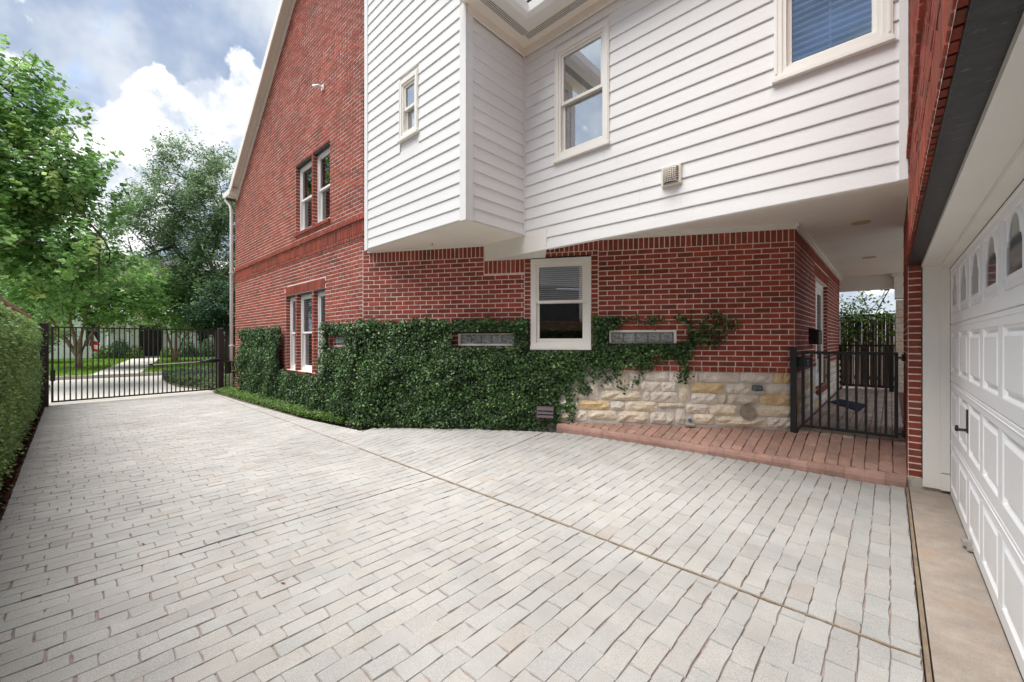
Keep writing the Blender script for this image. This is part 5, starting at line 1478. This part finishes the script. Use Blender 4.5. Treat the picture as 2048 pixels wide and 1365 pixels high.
for a, b in ((7.85, 8.7), (11.65, 12.25), (12.35, 14.25)):
    fbox(q, FWH, a, b, .98, 1.03, 1.97, 2.03); fbox(q, FWH, a, b, .40, .44, 1.98, 2.02)
    n = int((b - a) / .12)
    for i in range(n): fbox(q, FWH, a + .05 + i * .12, a + .08 + i * .12, .44, .98, 1.985, 2.015)
q.build('railing', FARWHITE, wh)
q = MB(); slab4(q, (-40.3, -6.6, 6.1), (-40.3, 18.6, 6.1), (-46, 18.6, 8.4), (-46, -6.6, 8.4), .12); slab4(q, (-46, -6.6, 8.4), (-46, 18.6, 8.4), (-52, 18.6, 6.1), (-52, -6.6, 6.1), .12); q.build('roof', ROOF, wh)
q = MB(); fbox(q, FWH, 7.95, 8.12, 2.0, 2.35, .02, .2); q.build('wall_lantern', RUST, wh)
q = MB(); fbox(q, FWH, 0, 24, .1, 6.2, -10, -9.8); q.build('back_wall', FARWHITE, wh)
gwl = MB(); gwl.box(-41.5, -41.2, -16, -6.2, .1, 2.0); o = gwl.build('boundary_wall', FARGREY, loc=(-41.3, -11, .1)); tag(o, 'plain grey boundary wall at the left end of the lawn', 'wall')
ph = thing('pale_house', 'tall pale house glimpsed between the oak and the downspout', 'house', (-42, 11, 0))
FPH = Frame((-43, 7.2), (0, 1)); 
q = MB(); sheet(q, FPH, 1.2, 14, 0, 6.9, ((2.2, 3.0, 4.0, 5.2), (3.6, 4.6, 4.0, 5.2))); q.build('wall', FARWHITE, ph)
for a, b in ((2.2, 3.0), (3.6, 4.6)):
    q = MB(); ring(q, FPH, a, b, 4.0, 5.2, .1, -.05, .05); o = q.build('window', FARWHITE, ph); q = MB(); fbox(q, FPH, a + .1, b - .1, 4.1, 5.1, -.05, -.03); q.build('pane', GREYPL, o)
q = MB(); slab4(q, FPH.p(.8, 6.9, .5), FPH.p(14.4, 6.9, .5), FPH.p(14.4, 9, -4), FPH.p(.8, 9, -4), .12); fbox(q, FPH, .9, 14, 6.7, 6.9, .0, .4); q.build('roof', PIPE, ph)

def shrub(x, y, r, h, label, cols, wts, n=700, spiky=False):
    t = thing('shrub', label, 'shrub', (x, y, lawn_z(x)), 'shrubs along the porch')
    d = gauss3(n); d /= np.linalg.norm(d, axis=1, keepdims=True); d[:, 2] = np.abs(d[:, 2])
    rad = NR.random(n) ** .35 * (1 + .15 * bump2(d[:, 0] * 3, d[:, 1] * 3))
    P = d * np.array([r, r, h]) * rad[:, None] + np.array([x, y, lawn_z(x)])
    leaf_mesh('foliage', P, d + gauss3(n) * .5, NR.uniform(.10, .18, n) * (2.2 if spiky else 1), leaf_tint(n, cols, wts), LEAF, t, aspect=.2 if spiky else .7, AX=np.tile([0, 0, 1.0], (n, 1)) + gauss3(n) * .3 if spiky else None)
    q = MB()
    for i in range(4): q.tube([(x, y, lawn_z(x)), (x + rng.uniform(-.4, .4) * r, y + rng.uniform(-.4, .4) * r, lawn_z(x) + h * .7)], .02, 4)
    q.build('stem', BARK, t)
YG = ([.10, .19, .03], [.17, .28, .045], [.26, .36, .07]); BGN = ([.05, .13, .05], [.09, .2, .07], [.14, .26, .09])
shrub(-38.5, 1.55, .65, .95, 'round yellow-green shrub at the left end of the porch', YG, (3, 3, 1))
shrub(-38.4, 2.25, .6, 1.35, 'upright spiky green plant next to the left porch column', BGN, (3, 3, 1), spiky=True)
shrub(-38.3, 2.95, .6, .9, 'low round shrub just left of the dark front door', YG, (3, 3, 1))
shrub(-37.9, 4.75, .5, .85, 'small round shrub just right of the dark front door', YG, (3, 3, 1))
shrub(-37.4, 5.75, .6, 1.3, 'spiky green plant right of the slimmer crape myrtle', BGN, (3, 3, 1), spiky=True)
shrub(-37.2, 6.9, .7, 1.4, 'tall strappy plant before the right porch columns', BGN, (3, 3, 1), spiky=True)
shrub(-36.9, 8.1, .7, 1.2, 'strappy plant nearest the downspout', BGN, (3, 3, 1), spiky=True)
# flag hanging in front of the crape myrtle
fl = thing('flag', 'limp red white and blue flag hanging beside the left crape myrtle', 'flag', (-31.5, .8, .2))
q = MB(); q.tube([(-31.6, .62, .15), (-31.58, .66, 1.2), (-31.5, .76, 1.95)], .018, 6); q.build('pole', SILVER, fl)
q = MB(); nu, nz = 6, 14
def fp(i, j):
    a, b = i / nu, j / nz; wdt = (.06 + .34 * min(1, b * 1.5)) * (1 - .25 * b * b)
    return (-31.5 + .05 * math.sin(a * 9 + b * 2), .76 + (a - .25) * wdt + .08 * b, 1.92 - 1.02 * b - .06 * a)
for i in range(nu):
    for j in range(nz):
        b = j / nz; a = i / nu
        if b < .42: c = (.05, .08, .32) if a < .3 else (.85, .85, .88)
        elif b < .62: c = (.62, .03, .05)
        elif b < .84: c = (.86, .84, .82) if a > .2 else (.5, .03, .05)
        else: c = (.60, .03, .05)
        q.quad(fp(i, j), fp(i + 1, j), fp(i + 1, j + 1), fp(i, j + 1), c)
q.build('cloth', FLAGC, fl)
q = MB(); q.tube([(-38.6, 1.25, .2), (-38.6, 1.25, 1.15)], .05, 8); q.tube([(-38.6, 1.25, 1.15), (-38.6, 1.25, 1.25), (-38.6, 1.25, 1.4)], [.09, .10, .03], 8)
o = q.build('garden_lamp', FARWHITE, loc=(-38.6, 1.25, .2)); tag(o, 'short white post lamp beside the flag', 'lamp post')
# house over the garden wall (only its reflection shows)
nh = thing('neighbour_house', 'dark brick house beyond the garden wall, mirrored in the court window', 'house', (-4, -14, 0))
FN = Frame((6, -13), (-1, 0))
q = MB(); sheet(q, FN, 0, 24, 0, 4.6, ((4, 5.2, 1, 3), (9, 10.2, 1, 3), (14, 15.2, 1, 3))); q.build('wall', ROOF, nh)
for u in (4, 9, 14):
    q = MB(); ring(q, FN, u, u + 1.2, 1, 3, .1, -.1, .03); o = q.build('window', WHITE, nh); q = MB(); fbox(q, FN, u + .1, u + 1.1, 1.1, 2.9, -.1, -.08); q.build('pane', DARK, o)
q = MB(); slab4(q, (6.5, -12.5, 4.6), (-18.5, -12.5, 4.6), (-18.5, -18, 7.4), (6.5, -18, 7.4), .12); slab4(q, (6.5, -18, 7.4), (-18.5, -18, 7.4), (-18.5, -23, 4.6), (6.5, -23, 4.6), .12); q.build('roof', ROOF, nh)

# vine over the far board fence
vine = thing('fence_vine', 'straggly green vine climbing over the top of the board fence', 'climbing plant', (-.4, 13.0, .4))
q, vp = MB(), []
for k in range(16):
    x0 = rng.uniform(-.85, .1); pts = [(x0, 13.22, rng.uniform(.9, 1.9))]
    for s_ in range(6): pts.append((pts[-1][0] + rng.uniform(-.14, .14), 13.2 + rng.uniform(-.1, .06), pts[-1][2] + rng.uniform(.08, .22)))
    q.tube(pts, [.010] * 3 + [.006] * 4, 4)
    for p in pts[2:]:
        for _ in range(11): vp.append((p[0] + rng.gauss(0, .09), p[1] + rng.gauss(0, .06), p[2] + rng.gauss(0, .08)))
for k in range(180): vp.append((rng.uniform(-.9, .15), 13.2 + rng.gauss(0, .05), rng.gauss(1.98, .07)))
q.tube([(-.42, 13.1, .35), (-.40, 13.15, 1.2), (-.33, 13.15, 1.9), (-.18, 13.1, 2.3), (.02, 13.1, 2.75)], [.03, .025, .02, .014, .008], 6)
q.build('stem', BARK, vine)
vp = np.array(vp); n = len(vp)
leaf_mesh('foliage', vp, np.tile([0, -.7, .6], (n, 1)) + gauss3(n) * .6, NR.uniform(.05, .10, n), leaf_tint(n, ([.06, .14, .03], [.11, .21, .04], [.22, .32, .07]), (3, 3, 2)), LEAF, vine)
# a few dry leaves lying on the driveway
spots = [(-2.26, 2.42, 'near the wooden joint in the middle of the driveway'), (-2.66, .86, 'on the pavers at the lower left'), (-4.9, 2.75, 'by the end of the wooden joint'), (-3.9, .35, 'beside the dark crack on the left'), (-9.6, .8, 'far up the driveway near the hedge'), (-11.2, .6, 'on the driveway close to the gate'), (-7.9, 1.1, 'half way along the driveway')]
for x, y, wh_ in spots:
    q = MB(); a = rng.uniform(0, 6.28); s_ = rng.uniform(.012, .019); z = ground_z(x, y) + .004
    ca, sa = math.cos(a), math.sin(a)
    L_ = [(-1, 0, .3), (-.3, .45, .15), (.4, .35, .5), (1, 0, .9), (.4, -.35, .2), (-.3, -.45, .5)]
    pts = [(x + s_ * (u * ca - v * sa), y + s_ * (u * sa + v * ca), z + s_ * .5 * h_) for u, v, h_ in L_]
    q.add(pts + [(x, y, z)], [(i, (i + 1) % 6, 6) for i in range(6)], (rng.uniform(.8, 1.4),) * 3)
    o = q.build('dry_leaf', DRYLEAF, loc=(x, y, z)); tag(o, 'small curled brown leaf ' + wh_, 'leaf', 'dry leaves on the driveway')
